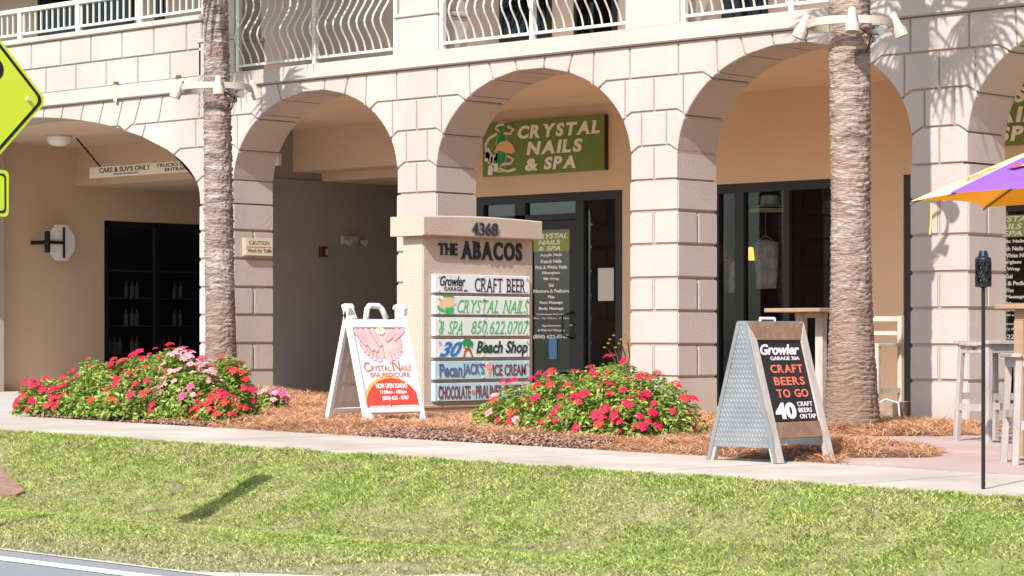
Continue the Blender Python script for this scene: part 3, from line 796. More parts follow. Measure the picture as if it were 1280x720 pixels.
H = .19
def pt_(i, u0, v0, u1, v1):                          # box on plate i in plate fractions
    w = yb2-ya; zt, zb = pz[i]; hh = zt-zb
    return (xp+.0005, ya+u0*w, zb+v0*hh), (u1-u0)*w, (v1-v0)*hh
def ptxt(i, s, u0, v0, u1, v1, mat, bold=0, shear=0, ser=False, name='lettering'):
    o, w, h = pt_(i, u0, v0, u1, v1); m = MB()
    if ser: serif_text(m, s, o, Y, Z, w, h, bold, shear, .003, .05)
    else: put_text(m, s, o, Y, Z, w, h, bold, shear, .003)
    return m.build(name, mat, plates[i])
def ppoly(i, pts, mat, name, d=.004, lift=0):
    w = yb2-ya; zt, zb = pz[i]; hh = zt-zb
    return MB().prism([(ya+u*w, zb+v*hh) for u, v in pts], (xp+d+lift, 0, 0), Y, Z, d).build(name, mat, plates[i])
ptxt(0, 'CRAFT BEER', .41, .14, .945, .83, INK, .0, 0, True); ptxt(0, 'Growler', .05, .40, .31, .90, INK, .015, .35); ptxt(0, 'GARAGE', .09, .16, .28, .36, INK, .0); ptxt(0, '30A', .295, .13, .335, .24, INK)
ptxt(1, 'CRYSTAL NAILS', .215, .16, .99, .80, INKG, -.004, .28, True); ptxt(2, '& SPA', .03, .16, .30, .80, INKG, -.004, .28, True); ptxt(2, '850.622.0707', .37, .16, .985, .82, INKG, -.004, .28)
ppoly(1, [(.10,.30),(.02,.45),(.05,.78),(.10,.92),(.17,.90),(.215,.62),(.17,.45)], M('skin_tan', (.72,.52,.30)), 'hand')
ppoly(1, [(.11,.05),(.175,.05),(.19,.40),(.10,.40)], M('cup_green', (.04,.42,.10)), 'cup', .006); ppoly(1, [(.08,.93),(.19,.93),(.19,.985),(.08,.985)], MATS['cup_green'], 'stem', .006)
ppoly(1, [(.02,.5),(.03,.3),(.09,.18),(.10,.24),(.05,.36),(.035,.5)], MATS['cup_green'], 'leaf', .006)
ptxt(3, '30', .045, .10, .275, .86, INKB, .03, .5); ptxt(3, 'Beach Shop', .425, .08, .975, .90, INKD, .03, .25)
ppoly(3, [(.26,.78),(.30,.98),(.36,.99),(.395,.80),(.38,.52),(.365,.66),(.345,.50),(.32,.70),(.295,.55),(.285,.75)], M('palm_green', (.03,.26,.07)), 'palm_logo')
ppoly(3, [(.285,.05),(.30,.05),(.318,.40),(.352,.40),(.38,.05),(.395,.05),(.362,.55),(.308,.55)], M('logo_brown', (.30,.13,.04)), 'ladder_logo')
ptxt(4, 'ICE CREAM', .60, .20, .955, .80, INKP, .03); ptxt(4, 'Pecan', .045, .18, .28, .86, INKN, .03); ptxt(4, "JACK'S", .285, .12, .51, .88, INKN, .03)
ppoly(4, [(.555,.12),(.585,.60),(.535,.60)], M('cone', (.75,.38,.12)), 'cone'); ppoly(4, circ(.56, .72, .033, 14, .2), M('scoop', (.75,.30,.33)), 'scoop', .006)
ptxt(5, 'CHOCOLATE', .035, .16, .365, .84, INKP, .03); ptxt(5, 'PRALINES', .42, .16, .69, .84, INKP, .03); ptxt(5, 'BRITTLE', .745, .16, .95, .84, INKP, .03)
for u in (.392, .717): ppoly(5, circ(u, .5, .018, 10, .13), M('praline', (.45,.25,.15)), 'praline')

# ================================================================== WHITE A-FRAME SIGN
def pframe(o, U, V):
    return Vector(o), Vector(U).normalized(), Vector(V).normalized()
ax, ay, az = .93, -5.33, .085                       # near foot of the printed board
hgt, wid, spread = 1.03, .73, .56
r = thing('sandwich_board', 'white plastic sandwich board advertising spa pedicures in the pine straw', 'sign', (ax-.25, ay+.3, az))
TOP = Vector((ax-spread/2, 0, az+hgt))
Vf = (TOP-Vector((ax, 0, az))).normalized(); Vb = (TOP-Vector((ax-spread, 0, az))).normalized()
L_ = (TOP-Vector((ax, 0, az))).length
fo_ = Vector((ax, ay, az))
def board(o, V, mat, name, sgn):
    U = Y if sgn > 0 else -Y; o = Vector(o) if sgn > 0 else Vector(o)+Y*wid
    m = MB(); w = wid; h = L_
    for u0, u1, v0, v1 in ((0,.05,0,h),(w-.05,w,0,h),(.05,w-.05,.10,.15),(.05,w-.05,h-.20,h-.12)):
        m.prism([(u0,v0),(u1,v0),(u1,v1),(u0,v1)], o, U, V, .045)
    return m
m = board(fo_, Vf, PLASTIC, 'front', 1)
m.prism([(0.05,.0),(.09,.0),(.09,.10),(.05,.10)], fo_, Y, Vf, .045)
for u0, u1 in ((.0,.12),(wid-.12,wid)): m.prism([(u0,L_-.02),(u1,L_-.02),(u1-(.02 if u0 == 0 else 0),L_+.02),(u0+(.02 if u0 else 0),L_+.02)], fo_, Y, Vf, .05)
m.prism([(.05,L_-.12),(.125,L_-.12),(.10,L_-.01),(.05,L_-.01)], fo_, Y, Vf, .04); m.prism([(wid-.125,L_-.12),(wid-.05,L_-.12),(wid-.05,L_-.01),(wid-.10,L_-.01)], fo_, Y, Vf, .04)
m.build('front_frame', PLASTIC, r, bevel=.006)
hm_ = MB(); c = fo_+Vf*(L_-.12)
hm_.tube([c+Y*.24-X*.02, c+Y*.275+Vf*.09-X*.02, c+Y*.31+Vf*.12-X*.02, c+Y*.42+Vf*.12-X*.02, c+Y*.455+Vf*.09-X*.02, c+Y*.49-X*.02], .026, 8)
hm_.build('handle', PLASTIC, r, smooth=True)
bo_ = Vector((ax-spread, ay, az)); m = board(bo_, Vb, PLASTIC, 'back', -1); m.build('back_frame', PLASTIC, r, bevel=.006)
Nb = (-Y).cross(Vb)
m = MB(); m.prism([(.05,.15),(wid-.05,.15),(wid-.05,L_-.2),(.05,L_-.2)], bo_+Y*wid-Nb*.015, -Y, Vb, .012)
for k in range(4):
    m.prism(rrect(.12, .20+k*.17, wid-.12, .34+k*.17, .02), bo_+Y*wid-Nb*.028, -Y, Vb, .010)
m.build('back_panel', M('back_panel', (.66,.60,.55), (.62,.56,.50), 6, .6), r)
Nf = Y.cross(Vf)
PO = fo_-Nf*.012
MB().prism([(.045,.11),(wid-.045,.11),(wid-.045,L_-.19),(.045,L_-.19)], PO, Y, Vf, .01).build('poster', M('poster_white', (.70,.72,.76), rough=.35), r)
def pp_(pts, mat, name, lift): return MB().prism(pts, PO+Nf*(.0015+lift), Y, Vf, .0012).build(name, mat, poster)
poster = [o for o in r.children if o.name.startswith('poster')][0]
SK = M('skin_pink', (.78,.42,.40), (.82,.50,.47), 8, .6); SK2 = M('skin_light', (.84,.55,.52), (.80,.47,.44), 9, .6); NAIL = M('nail_pink', (.86,.66,.65), rough=.3)
PB, PT, PL, PR = .11, L_-.19, .045, wid-.045; ph = PT-PB; pw_ = PR-PL
def pf(u, v): return (PL+u*pw_, PB+v*ph)
RED = M('poster_red', (.66,.075,.045), rough=.4); YEL = M('poster_yellow', (.8,.45,.1), rough=.4); RDL = M('poster_orange', (.62,.16,.05), rough=.5)
disk = lambda cu, cv, a, b_: [pf(max(.0, min(1, cu+a*math.cos(math.pi*i/30))), cv+b_*math.sin(math.pi*i/30)) for i in range(31)]
pp_(disk(.5,.02,.56,.40), YEL, 'yellow_rim', 0); pp_(disk(.53,.02,.54,.375), RED, 'red_disc', .0015)
feet = [(.16,.98),(.10,.80),(.14,.72),(.30,.615),(.42,.60),(.49,.64),(.5,.75),(.51,.64),(.58,.60),(.68,.61),(.84,.70),(.88,.80),(.84,.98)]
OUTL = M('skin_outline', (.50,.16,.16), rough=.6)  # dark pink print outlining the feet and fingers
pp_([pf(.5+(u-.5)*1.04, v-.006) for u, v in feet], OUTL, 'feet_outline', -.0006)
pp_([pf(*q) for q in feet], SK2, 'feet', 0)
for u0, v0, u1, v1 in ((.35,.63,.37,.72),(.28,.655,.31,.73),(.215,.68,.26,.74),(.165,.71,.22,.76),(.64,.63,.62,.72),(.71,.655,.68,.73),(.775,.68,.73,.74),(.825,.71,.77,.76),(.495,.62,.5,.80)):
    a_, b_ = pf(u0, v0), pf(u1, v1); pp_([(a_[0]-.002,a_[1]),(a_[0]+.002,a_[1]),(b_[0]+.001,b_[1]),(b_[0]-.001,b_[1])], OUTL, 'toe_crease', .0052)
for k, (u, v, a) in enumerate(((.40,.612,.052),(.31,.625,.034),(.25,.65,.03),(.19,.685,.027),(.14,.72,.024),(.59,.605,.052),(.68,.625,.034),(.745,.65,.03),(.80,.685,.027),(.85,.72,.024))):
    pp_([pf(u+a*1.15*math.cos(t*.5236), v+a*.62*math.sin(t*.5236)) for t in range(12)], SK2 if k % 2 else SK, 'toe', .0015+.0002*k)
    pp_([pf(u+a*.6*math.cos(t*.5236), v-.008+a*.3*math.sin(t*.5236)) for t in range(12)], NAIL, 'toenail', .0045)
def finger(u0, v0, u1, v1, w):
    a, b = Vector(pf(u0, v0)), Vector(pf(u1, v1)); d = (b-a).normalized(); n = Vector((-d.y, d.x)); w0 = w*pw_
    P = [a-n*w0, b-n*w0*.75]+[b+(-n*math.cos(t)+d*math.sin(t))*w0*.75 for t in (.5,1.05,1.57,2.1,2.64)]+[b+n*w0*.75, a+n*w0]
    ce = sum((Vector(q) for q in P), Vector((0,0)))/len(P)
    pp_([tuple(Vector(q)+(n*(.0035 if (Vector(q)-a).dot(n) > 0 else -.0035))+d*.003) for q in P], OUTL, 'finger_outline', .0046)
    pp_([tuple(q) for q in P], SK, 'finger', .006)
    pp_([tuple(b+d*w0*.3*math.sin(t)+n*w0*.42*math.cos(t)) for t in [i*.63 for i in range(10)]], NAIL, 'fingernail', .0075)
for q in ((.03,.97,.19,.80,.04),(.12,.98,.30,.74,.042),(.22,.98,.38,.73,.042),(.34,.98,.455,.79,.04),(.97,.98,.76,.86,.036),(.86,.985,.62,.85,.036)): finger(*q)
pp_([pf(.51+(.10 if i % 2 else .065)*math.cos(i*math.pi/11), .955+(.055 if i % 2 else .035)*math.sin(i*math.pi/11)*(1 if math.sin(i*math.pi/11) < 0 else .8)) for i in range(22)], M('daisy_white', (.82,.82,.82)), 'daisy', .009)
pp_([pf(*q) for q in circ(.5, .965, .035, 12, .02)], M('daisy_yellow', (.6,.62,.1)), 'daisy_heart', .011)
def ft(s, u0, v0, u1, v1, mat, bold=0, shear=0):
    a = pf(u0, v0); m = MB(); put_text(m, s, PO+Nf*.0035+Y*a[0]+Vf*a[1], Y, Vf, (u1-u0)*pw_, (v1-v0)*ph, bold, shear, .0012); m.build('poster_lettering', mat, poster)
ft('C', .08,.475,.20,.585, RDL); ft('RYSTAL', .21,.482,.58,.545, RDL); ft('N', .62,.475,.76,.60, RDL); ft('AILS', .77,.482,.97,.545, RDL)
ft('SPA PEDICURE', .17,.41,.92,.46, RDL, 0, .1)
WT = M('poster_letters', (.82,.82,.82))
ft('NOW OPEN SUNDAY', .24,.275,.84,.335, WT, .02); ft('11:00am - 6:00pm', .30,.20,.80,.255, WT, .02); ft('(850) 622 - 0707', .32,.125,.82,.185, WT, .02); ft('WALK-IN WELCOME. APPOINTMENT PREFERRED', .06,.035,.97,.075, WT, .02)

# ================================================================== METAL A-FRAME SIGN
fx0, fx1, fy0, fy1, fz, fh = 5.90, 6.50, -6.84, -6.20, .0, .94
r = thing('metal_sandwich_board', 'diamond plate metal sandwich board with black beer menu by the pavement', 'sign', (6.2, -6.55, 0))
WOODW = M('grey_wood', (.48,.42,.37), (.38,.32,.28), 14, .8, .3, 60, stretch=(1,1,.25)); WOODB = M('brown_wood', (.27,.16,.10), (.20,.115,.07), 12, .7, .3, 60)
TREAD = M('tread_plate', (.42,.42,.43), (.35,.36,.37), 5, .42, metal=.8, spec=.5)
tx0, tx1 = 6.165, 6.235                             # the flat top ridge
A_, B_ = Vector((fx1, 0, fz)), Vector((tx1, 0, fz+fh)); VF = (B_-A_).normalized(); LF = (B_-A_).length
for sx, x_b, x_t in ((1, fx1, tx1), (-1, fx0, tx0)):
    for y in (fy0+.025, fy1-.025):
        MB().bar((x_b-.025*sx, y, fz), (x_t-.025*sx, y, fz+fh), .05, .05, (0,1,0)).build('leg', WOODW, r, bevel=.003)
sp = MB(); cx = 6.2
def tri(y, d, sg):
    P = [(fx0+.02, fz+.10), (fx1-.02, fz+.10), (tx1-.0, fz+fh), (tx0+.0, fz+fh)]
    if sg > 0: sp.prism(P, (0, y, 0), X, Z, d)
    else: sp.prism([(-a, b) for a, b in P][::-1], (0, y, 0), -X, Z, d) if False else sp.prism([(-p[0], p[1]) for p in P][::-1], (0, y, 0), -X, Z, d)
tri(fy1+.004, .006, -1); sp.build('tread_plate_side', TREAD, r); sp = MB(); tri(fy0-.004, .006, 1)
row = 0; z = fz+.12
while z < fz+fh-.01:
    t = (z-fz)/fh; xa, xb = fx0+(tx0-fx0)*t+.03, fx1+(tx1-fx1)*t-.03
    x = xa+(.014 if row % 2 else 0)
    while x < xb:
        s_ = 1 if row % 2 else -1
        sp.prism([(a*.7071*1-b*.7071*s_, a*.7071*s_+b*.7071) for a, b in ((-.014,0),(0,-.0028),(.014,0),(0,.0028))], (x, fy0-.006, z), X, Z, .0025)
        x += .028
    z += .0165; row += 1
sp.build('tread_plate_side', TREAD, r)
tr_ = MB()
for sx, x_b, x_t in ((1, fx1, tx1), (-1, fx0, tx0)):
    tr_.bar((x_b-.012*sx, fy0-.006, fz), (x_t-.012*sx, fy0-.006, fz+fh), .008, .03, (1,0,0))
tr_.box(tx0, tx1, fy0, fy1, fz+fh, fz+fh+.012)
tr_.build('edge_trim', TREAD, r)
FO = Vector((fx1, fy0, fz)); NF = Y.cross(VF); fw = fy1-fy0
m = MB()
m.prism([(0.07,LF-.12),(fw-.07,LF-.12),(fw-.0,LF),(0,LF)], FO+NF*.002, Y, VF, .02); m.build('cross_rail', WOODB, r); m = MB()
m.prism([(.05,.17),(fw-.05,.17),(fw-.05,.28),(.05,.28)], FO+NF*.002, Y, VF, .02); m.build('cross_rail', WOODB, r)
m = MB(); m.prism([(.0,.0),(.07,.0),(.07,LF-.12),(.0,LF-.0)], FO+NF*.006, Y, VF, .012); m.build('side_rail', WOODW, r); m = MB(); m.prism([(fw-.07,.0),(fw,.0),(fw,LF),(fw-.07,LF-.12)], FO+NF*.006, Y, VF, .012); m.build('side_rail', WOODW, r)
bp = MB().prism([(.07,.28),(fw-.07,.28),(fw-.07,LF-.12),(.07,LF-.12)], FO-NF*.012, Y, VF, .008).build('menu_board', M('menu_black', (.02,.018,.018), rough=.25), r)
MO = FO-NF*.0115
def mt(s, u0, v0, u1, v1, mat, bold=.0, shear=0, ser=False):
    w = fw-.14; h = LF-.40; m = MB()
    (serif_text if ser else put_text)(m, s, MO+Y*(.07+u0*w)+VF*(.28+v0*h), Y, VF, (u1-u0)*w, (v1-v0)*h, bold, shear, .0015); m.build('menu_lettering', mat, bp)
MW = M('menu_white', (.80,.68,.72)); MR = M('menu_red', (.72,.16,.09)); 
mt('Growler', .06,.82,.94,.95, MW, .03, .35); mt('GARAGE 30A', .25,.755,.9,.80, MW, .01)
mt('CRAFT', .20,.60,.92,.70, MR, .02, 0, True); mt('BEERS', .22,.45,.90,.55, MR, .02, 0, True); mt('TO GO', .22,.30,.92,.40, MR, .02, 0, True)
mt('40', .10,.04,.56,.24, MW, .05); mt('CRAFT', .62,.19,.96,.245, MW, .01); mt('BEERS', .62,.115,.92,.17, MW, .01); mt('ON TAP', .62,.04,.98,.095, MW, .01)
MB().tube([(6.17,-6.6,fz+fh+.012),(6.17,-6.6,fz+fh+.03),(6.17,-6.44,fz+fh+.03),(6.17,-6.44,fz+fh+.012)], .010, 6).build('lift_handle', PLASTIC, r)

# ================================================================== PALMS
def pmat(name, c1, c2, c3):
    m = M(name, c1, c2, 7, .95, .9, 26, stretch=(.75,.75,3.6), c3=c3, scale3=2.2, lo=.36, hi=.60, bdist=.03, nrough=.65, dry=(2, 1.5, .4, (.22,.145,.10), .8)); return m
BARK_R = pmat('ringed_bark', (.12,.075,.052), (.44,.345,.29), (.32,.225,.175))
BARK_L = pmat('fibrous_bark', (.11,.075,.06), (.46,.385,.345), (.24,.165,.135))
FROND = M('frond', (.05,.09,.025), (.09,.13,.04), 3, .5, trans=.25)
def palm(bx, by, bz, r0, r1, ztop, mat, label, seed, lean=0.0, cross=False):
    r = thing('palm_tree', label, 'palm tree', (bx, by, bz))
    m = MB(); na, nzs = 72, 420; H_ = ztop-bz
    rs = random.Random(seed)
    zr = 0; ring = []
    while zr < H_: ring.append(zr); zr += rs.uniform(.028, .06)
    ri = 0
    for i in range(nzs+1):
        z = H_*i/nzs-.08
        while ri < len(ring)-1 and ring[ri+1] < z: ri += 1
        base = r1+(r0-r1)*math.exp(-max(0, z)/.9)+.01*math.sin(z*1.3+seed)
        for k in range(na):
            a = 2*math.pi*k/na
            c, s = math.cos(a), math.sin(a)
            wob = noise.noise((c*1.3, s*1.3, z*.9+seed))*.07
            ph_ = ((z+wob-ring[ri])/.045) % 1.0
            amp = .55+.9*max(0, noise.noise((c*1.2+7, s*1.2, z*3+seed)))
            d = (.026*(1-ph_)**1.5-.010)*amp + .007*noise.noise((c*7, s*7, z*16+seed)) + .005*noise.noise((c*20, s*20, z*8+seed))
            if cross and z > 1.6:
                d += .014*max(0, math.sin(a*11+z*26))*max(0, math.sin(a*11-z*26+1.1))+.008*noise.noise((c*14, s*14, z*40))
            rr = base+d
            m.v.append((bx+lean*max(z, 0)+rr*c, by+rr*s, bz+z))
    for i in range(nzs):
        for k in range(na):
            a = i*na+k; b = i*na+(k+1) % na; m.f.append((a, b, b+na, a+na))
    m.build('trunk', mat, r, smooth=True)
    # fan fronds
    cr = MB(); top = Vector((bx+lean*H_, by, ztop))
    for q in range(30):
        az_ = q*2.399+rs.uniform(-.2, .2); el = rad(rs.uniform(-30, 75)); ln = rs.uniform(.55, .9)
        dr_ = Vector((math.cos(az_)*math.cos(el), math.sin(az_)*math.cos(el), math.sin(el)))
        hub = top+dr_*ln+Vector((0,0,-.10*ln)); cr.tube([top-Vector((0,0,.15)), top+dr_*ln*.5, hub], [.02,.014,.01], 5)
        sd = dr_.cross(Z).normalized(); up = sd.cross(dr_)
        for j in range(22):
            t = rad(-115+230*j/21); dd = dr_*math.cos(t)+sd*math.sin(t); ll = .75*(1-.35*abs(t)/2)*rs.uniform(.85, 1.1)
            nrm = up
            w0 = .024; pth = [hub, hub+dd*ll*.55+up*.02, hub+dd*ll+Vector((0,0,-.22*ll))]; wv = dd.cross(nrm).normalized()
            o_ = len(cr.v)
            for pth_, ww in zip(pth, (.008, w0, .003)): cr.v += [tuple(pth_-wv*ww), tuple(pth_+wv*ww)]
            cr.f += [(o_, o_+1, o_+3, o_+2), (o_+2, o_+3, o_+5, o_+4)]
    cr.build('crown', FROND, r)
    return r
palm(3.55, -1.88, .0, .265, .168, 5.75, BARK_R, 'right palm with ringed pale bark beside the bar sandwich board', 3, -.006)
palm(-5.85, -1.25, .12, .225, .145, 5.95, BARK_L, 'left palm with fibrous dark bark rising behind the flowers', 11, -.022, True)
# spotlight rings round the trunks
LAMPW = M('lamp_cream', (.50,.44,.37), (.45,.39,.33), 9, .55)
def spot_ring(cx, cy, z, R_, label, n_rot):
    r = thing('spotlight_ring', label, 'spotlights', (cx, cy, z), 'spotlight rings on the palms')
    m = MB(); n = 40
    for i in range(n):
        a0, a1 = 2*math.pi*i/n, 2*math.pi*(i+1)/n
        P = []
        for a in (a0, a1):
            for rr, zz in ((R_-.012,-.035),(R_+.012,-.035),(R_+.012,.035),(R_-.012,.035)): P.append((cx+rr*math.cos(a), cy+rr*math.sin(a), z+zz))
        m.add(P, [(0,4,5,1),(1,5,6,2),(2,6,7,3),(3,7,4,0)])
    for k in range(4):
        a = rad(45+90*k)+n_rot; m.bar((cx+.12*math.cos(a), cy+.12*math.sin(a), z), (cx+R_*math.cos(a), cy+R_*math.sin(a), z), .03, .012)
    m.build('band', LAMPW, r)
    view = Vector((EYE.x-cx, EYE.y-cy, 0)).normalized(); va = math.atan2(view.y, view.x)
    for k, a in enumerate((va+.05, va+1.62, va-1.62, va+2.75)):
        out = Vector((math.cos(a), math.sin(a), 0)); p = Vector((cx, cy, z))+out*(R_+.05)
        d = (out*.38-Z*.92).normalized() if k else (out*.18-Z*.98).normalized()
        t = p-d*.10; e = p+d*.125
        l = MB().tube([t, t+d*.012, t+d*.12, e-d*.075, e-d*.07, e], [.022,.035,.046,.054,.064,.064], 16).build('lamp', LAMPW, r, smooth=False)
        MB().tube([e+d*.001, e+d*.002], [.052,.052], 14).build('lens', M('lamp_lens', (.35,.28,.18), rough=.3), l)
        MB().tube([p-out*.06, p], .03, 8).build('bracket', LAMPW, l)
    a = va+.75; out = Vector((math.cos(a), math.sin(a), 0)); q = Vector((cx, cy, z))+out*(R_-.05)
    MB().tube([Vector((cx,cy,z-.01))+view*R_, q-Z*.16, q-Z*.28+out*-.1, q-Z*.05], .006, 5).build('cable', BLACK, r)
    MB().tube([q-Z*.1, q-Z*.1+out*.09], [.03,.045], 10).build('junction', M('steel', (.5,.5,.5), rough=.3, metal=.8), r)
spot_ring(3.53, -1.88, 3.63, .36, 'cream spotlight ring strapped to the right palm above the bar window', 0)
spot_ring(-5.94, -1.25, 3.745, .39, 'cream spotlight ring strapped to the left palm above the drive', .3)

# ================================================================== FLOWER BUSHES
LEAF = M('bush_leaf', (.17,.28,.035), (.44,.52,.13), 16, .45, rnd=(.55, 1.35), trans=.38, spec=.35)
STEM = M('stem', (.06,.055,.02))
def flower_mesh(seed):
    rs = random.Random(seed); m = MB()
    for i in range(16):
        a = i*2.4; rr = .030*math.sqrt(i/16); c = Vector((rr*math.cos(a), rr*math.sin(a), .014*(1-(rr/.03)**2)+rs.uniform(-.003,.003)))
        tl = Vector((rr*math.cos(a)*14+rs.uniform(-.2,.2), rr*math.sin(a)*14+rs.uniform(-.2,.2), 1)).normalized(); u = tl.cross(Vector((.3,1,0))).normalized(); v = tl.cross(u)
        s_ = rs.uniform(.008, .012)
        m.add([c+u*s_*math.cos(k*1.2566)+v*s_*math.sin(k*1.2566) for k in range(5)], [(0,1,2,3,4)])
    return m
FLM = {}
def flower_data(kind):
    if kind not in FLM:
        col = {'red': ((.50,.006,.03),(.62,.02,.075)), 'coral': ((.58,.02,.02),(.66,.06,.05)), 'pink': ((.64,.24,.26),(.74,.40,.40)), 'magenta': ((.48,.04,.17),(.58,.13,.26))}[kind]
        FLM[kind] = []
        for s in range(3):
            o = flower_mesh(s+len(FLM)*7).build('flower_head', M('petal_'+kind, col[0], col[1], 60, .6, trans=.15), local=True); FLM[kind].append(o.data)
            bpy.data.objects.remove(o)
    return FLM[kind]
def bush(name, label, cat, lumps, nleaf, flowers, seed, group=None, ls=.025):
    """lumps: (x, y, ground z, rx, ry, h); flowers: list of (kind, n)"""
    rr = np.random.default_rng(seed); rs = random.Random(seed)
    r = thing(name, label, cat, (lumps[0][0], lumps[0][1], lumps[0][2]), group)
    wts = np.array([l[3]*l[5]+l[4]*l[5]+l[3]*l[4] for l in lumps]); wts = wts/wts.sum()
    N = nleaf; which = rr.choice(len(lumps), N, p=wts); L = np.array(lumps)[which]
    d = rr.normal(size=(N, 3)); d[:, 2] = np.abs(d[:, 2])*1.0-.05; d /= np.linalg.norm(d, axis=1)[:, None]
    rad_ = 1-.45*rr.random(N)**1.6
    bumpy = np.array([noise.noise(((a[0]*2.6)+seed, a[1]*2.6+l[0]*3, a[2]*2.6)) for a, l in zip(d, L)])
    rad_ *= 1+.28*bumpy
    c = np.stack([L[:,0]+d[:,0]*rad_*L[:,3], L[:,1]+d[:,1]*rad_*L[:,4], L[:,2]+.03+np.maximum(d[:,2],0)*rad_*L[:,5]], 1)
    c[:,2] = np.maximum(c[:,2], L[:,2]+.02+.05*rr.random(N))
    nrm = d*.55+np.array([0,0,.75])+rr.normal(size=(N,3))*.45; nrm /= np.linalg.norm(nrm, axis=1)[:, None]
    t = np.cross(nrm, rr.normal(size=(N,3))); t /= np.linalg.norm(t, axis=1)[:, None]; b = np.cross(nrm, t)
    ln = ls*(.7+.7*rr.random(N))[:, None]; wd = ln*.42
    v = np.stack([c-t*ln, c+b*wd-t*ln*.1+nrm*ln*.18, c+t*ln-nrm*ln*.25, c-b*wd-t*ln*.1+nrm*ln*.18], 1).reshape(-1, 3) - np.array(r.location)
    f = np.arange(4*N).reshape(N, 4); f = np.concatenate([f[:, [0,1,2]], f[:, [0,2,3]]], 1).ravel()
    fo = fast_mesh('foliage', v, f, 3, LEAF); fo.parent = r
    s_ = MB()
    for q in range(26):
        l = lumps[rs.randrange(len(lumps))]; a = rs.uniform(0, 6.28); k = rs.uniform(.3, .85)
        s_.tube([(l[0]+rs.uniform(-.1,.1), l[1]+rs.uniform(-.1,.1), l[2]-.03), (l[0]+math.cos(a)*l[3]*k*.6, l[1]+math.sin(a)*l[4]*k*.6, l[2]+l[5]*.45), (l[0]+math.cos(a)*l[3]*k, l[1]+math.sin(a)*l[4]*k, l[2]+l[5]*(.9-.5*k))], [.008,.006,.003], 5)
    s_.build('stems', STEM, r)
    for kind, n, which_l in flowers:
        for q in range(n):
            l = lumps[rs.choice(which_l)]
            while True:
                a = rs.uniform(0, 6.28); e = math.asin(rs.uniform(.12, 1))
                dd = Vector((math.cos(a)*math.cos(e), math.sin(a)*math.cos(e), math.sin(e)))
                if dd.dot(Vector((.6, -.75, .3))) > -.15: break
            bm_ = 1+.28*noise.noise((dd.x*2.6+seed, dd.y*2.6+l[0]*3, dd.z*2.6))
            p = Vector((l[0]+dd.x*l[3]*bm_, l[1]+dd.y*l[4]*bm_, l[2]+.05+dd.z*l[5]*bm_))+Vector((dd.x,dd.y,dd.z+.3))*rs.uniform(0.0,.035)
            o = bpy.data.objects.new('flower_head', rs.choice(flower_data(kind))); COL.objects.link(o); o.parent = r
            o.location = p-r.location; o.rotation_euler = (dd*.6+Vector((.1,-.35,.6))).to_track_quat('Z', 'Y').to_euler(); s0 = rs.uniform(.9, 1.5); o.scale = (s0, s0, s0)
    # blooms too many and too small to count, beyond the hundred above
    acc = {}
    for kind, n, which_l in flowers:
        if n < 15: continue
        m = MB(); me = flower_data(kind)
        for q in range(int(n*1.7)):
            l = lumps[rs.choice(which_l)]; a = rs.uniform(0, 6.28); e = math.asin(rs.uniform(.05, 1))
            dd = Vector((math.cos(a)*math.cos(e), math.sin(a)*math.cos(e), math.sin(e)))
            bm_ = 1+.28*noise.noise((dd.x*2.6+seed, dd.y*2.6+l[0]*3, dd.z*2.6))
            p = Vector((l[0]+dd.x*l[3]*bm_, l[1]+dd.y*l[4]*bm_, l[2]+.04+dd.z*l[5]*bm_))-r.location
            qn = (dd*.7+Vector((.1,-.35,.5))).to_track_quat('Z', 'Y'); s0 = rs.uniform(.5, .95); src = rs.choice(me)
            m.add([p+qn @ (Vector(v.co)*s0) for v in src.vertices], [tuple(f.vertices) for f in src.polygons])
        tag(m.build('small_blooms', me[0].materials[0], r, local=True), kind='stuff')
    return r
gr = 'flowering shrubs in the bed'
bush('flower_bush', 'broad red flowering bush, leftmost of the bed by the driveway', 'flower bush', [(-1.60,-6.1,.10,.60,.44,.47),(-1.30,-5.85,.10,.56,.50,.56),(-2.38,-6.2,.10,.48,.32,.30),(-1.02,-6.15,.1,.38,.40,.46)], 21000, [('red', 82, [0,1,1,1,2,2,3]), ('coral', 16, [0,1,2,3]), ('magenta', 2, [1])], 21, gr)
bush('flower_bush', 'pale pink flowering bush between two red ones before the left palm', 'flower bush', [(-.86,-5.9,.10,.38,.38,.50),(-.60,-5.98,.10,.28,.32,.40)], 10000, [('pink', 72, [0,0,1]), ('magenta', 4, [0,1]), ('red', 12, [0])], 22, gr)
bush('flower_bush', 'small red flowering bush at the right end of the left bed', 'flower bush', [(-.64,-5.58,.10,.25,.28,.49),(-.22,-6.04,.09,.23,.22,.23)], 5500, [('red', 20, [0,0,1]), ('coral', 16, [1,0])], 23, gr)
bush('flower_plant', 'tiny magenta flowering plant alone in the straw right of the left palm', 'plant', [(-2.15,-3.75,.09,.17,.17,.20)], 520, [('magenta', 6, [0]), ('pink', 5, [0])], 24, gr, .026)
bush('flower_bush', 'big red flowering bush in front of the monument sign', 'flower bush', [(3.5,-5.1,.04,.50,.48,.46),(3.68,-5.42,.04,.45,.38,.38),(2.45,-4.88,.05,.38,.38,.37),(3.15,-4.75,.05,.36,.36,.50),(3.88,-5.1,.04,.42,.42,.47),(2.88,-4.95,.05,.42,.42,.46)], 21000, [('red', 78, [0,1,1,4,2,3,5]), ('coral', 16, [0,1,2,4,5]), ('pink', 6, [2])], 25, gr)
bush('flower_plant', 'low pale green plant at the left edge of the big right bush', 'plant', [(2.05,-4.85,.05,.26,.24,.22),(2.3,-4.95,.05,.2,.2,.26)], 1300, [('pink', 5, [0,1])], 26, gr, .028)
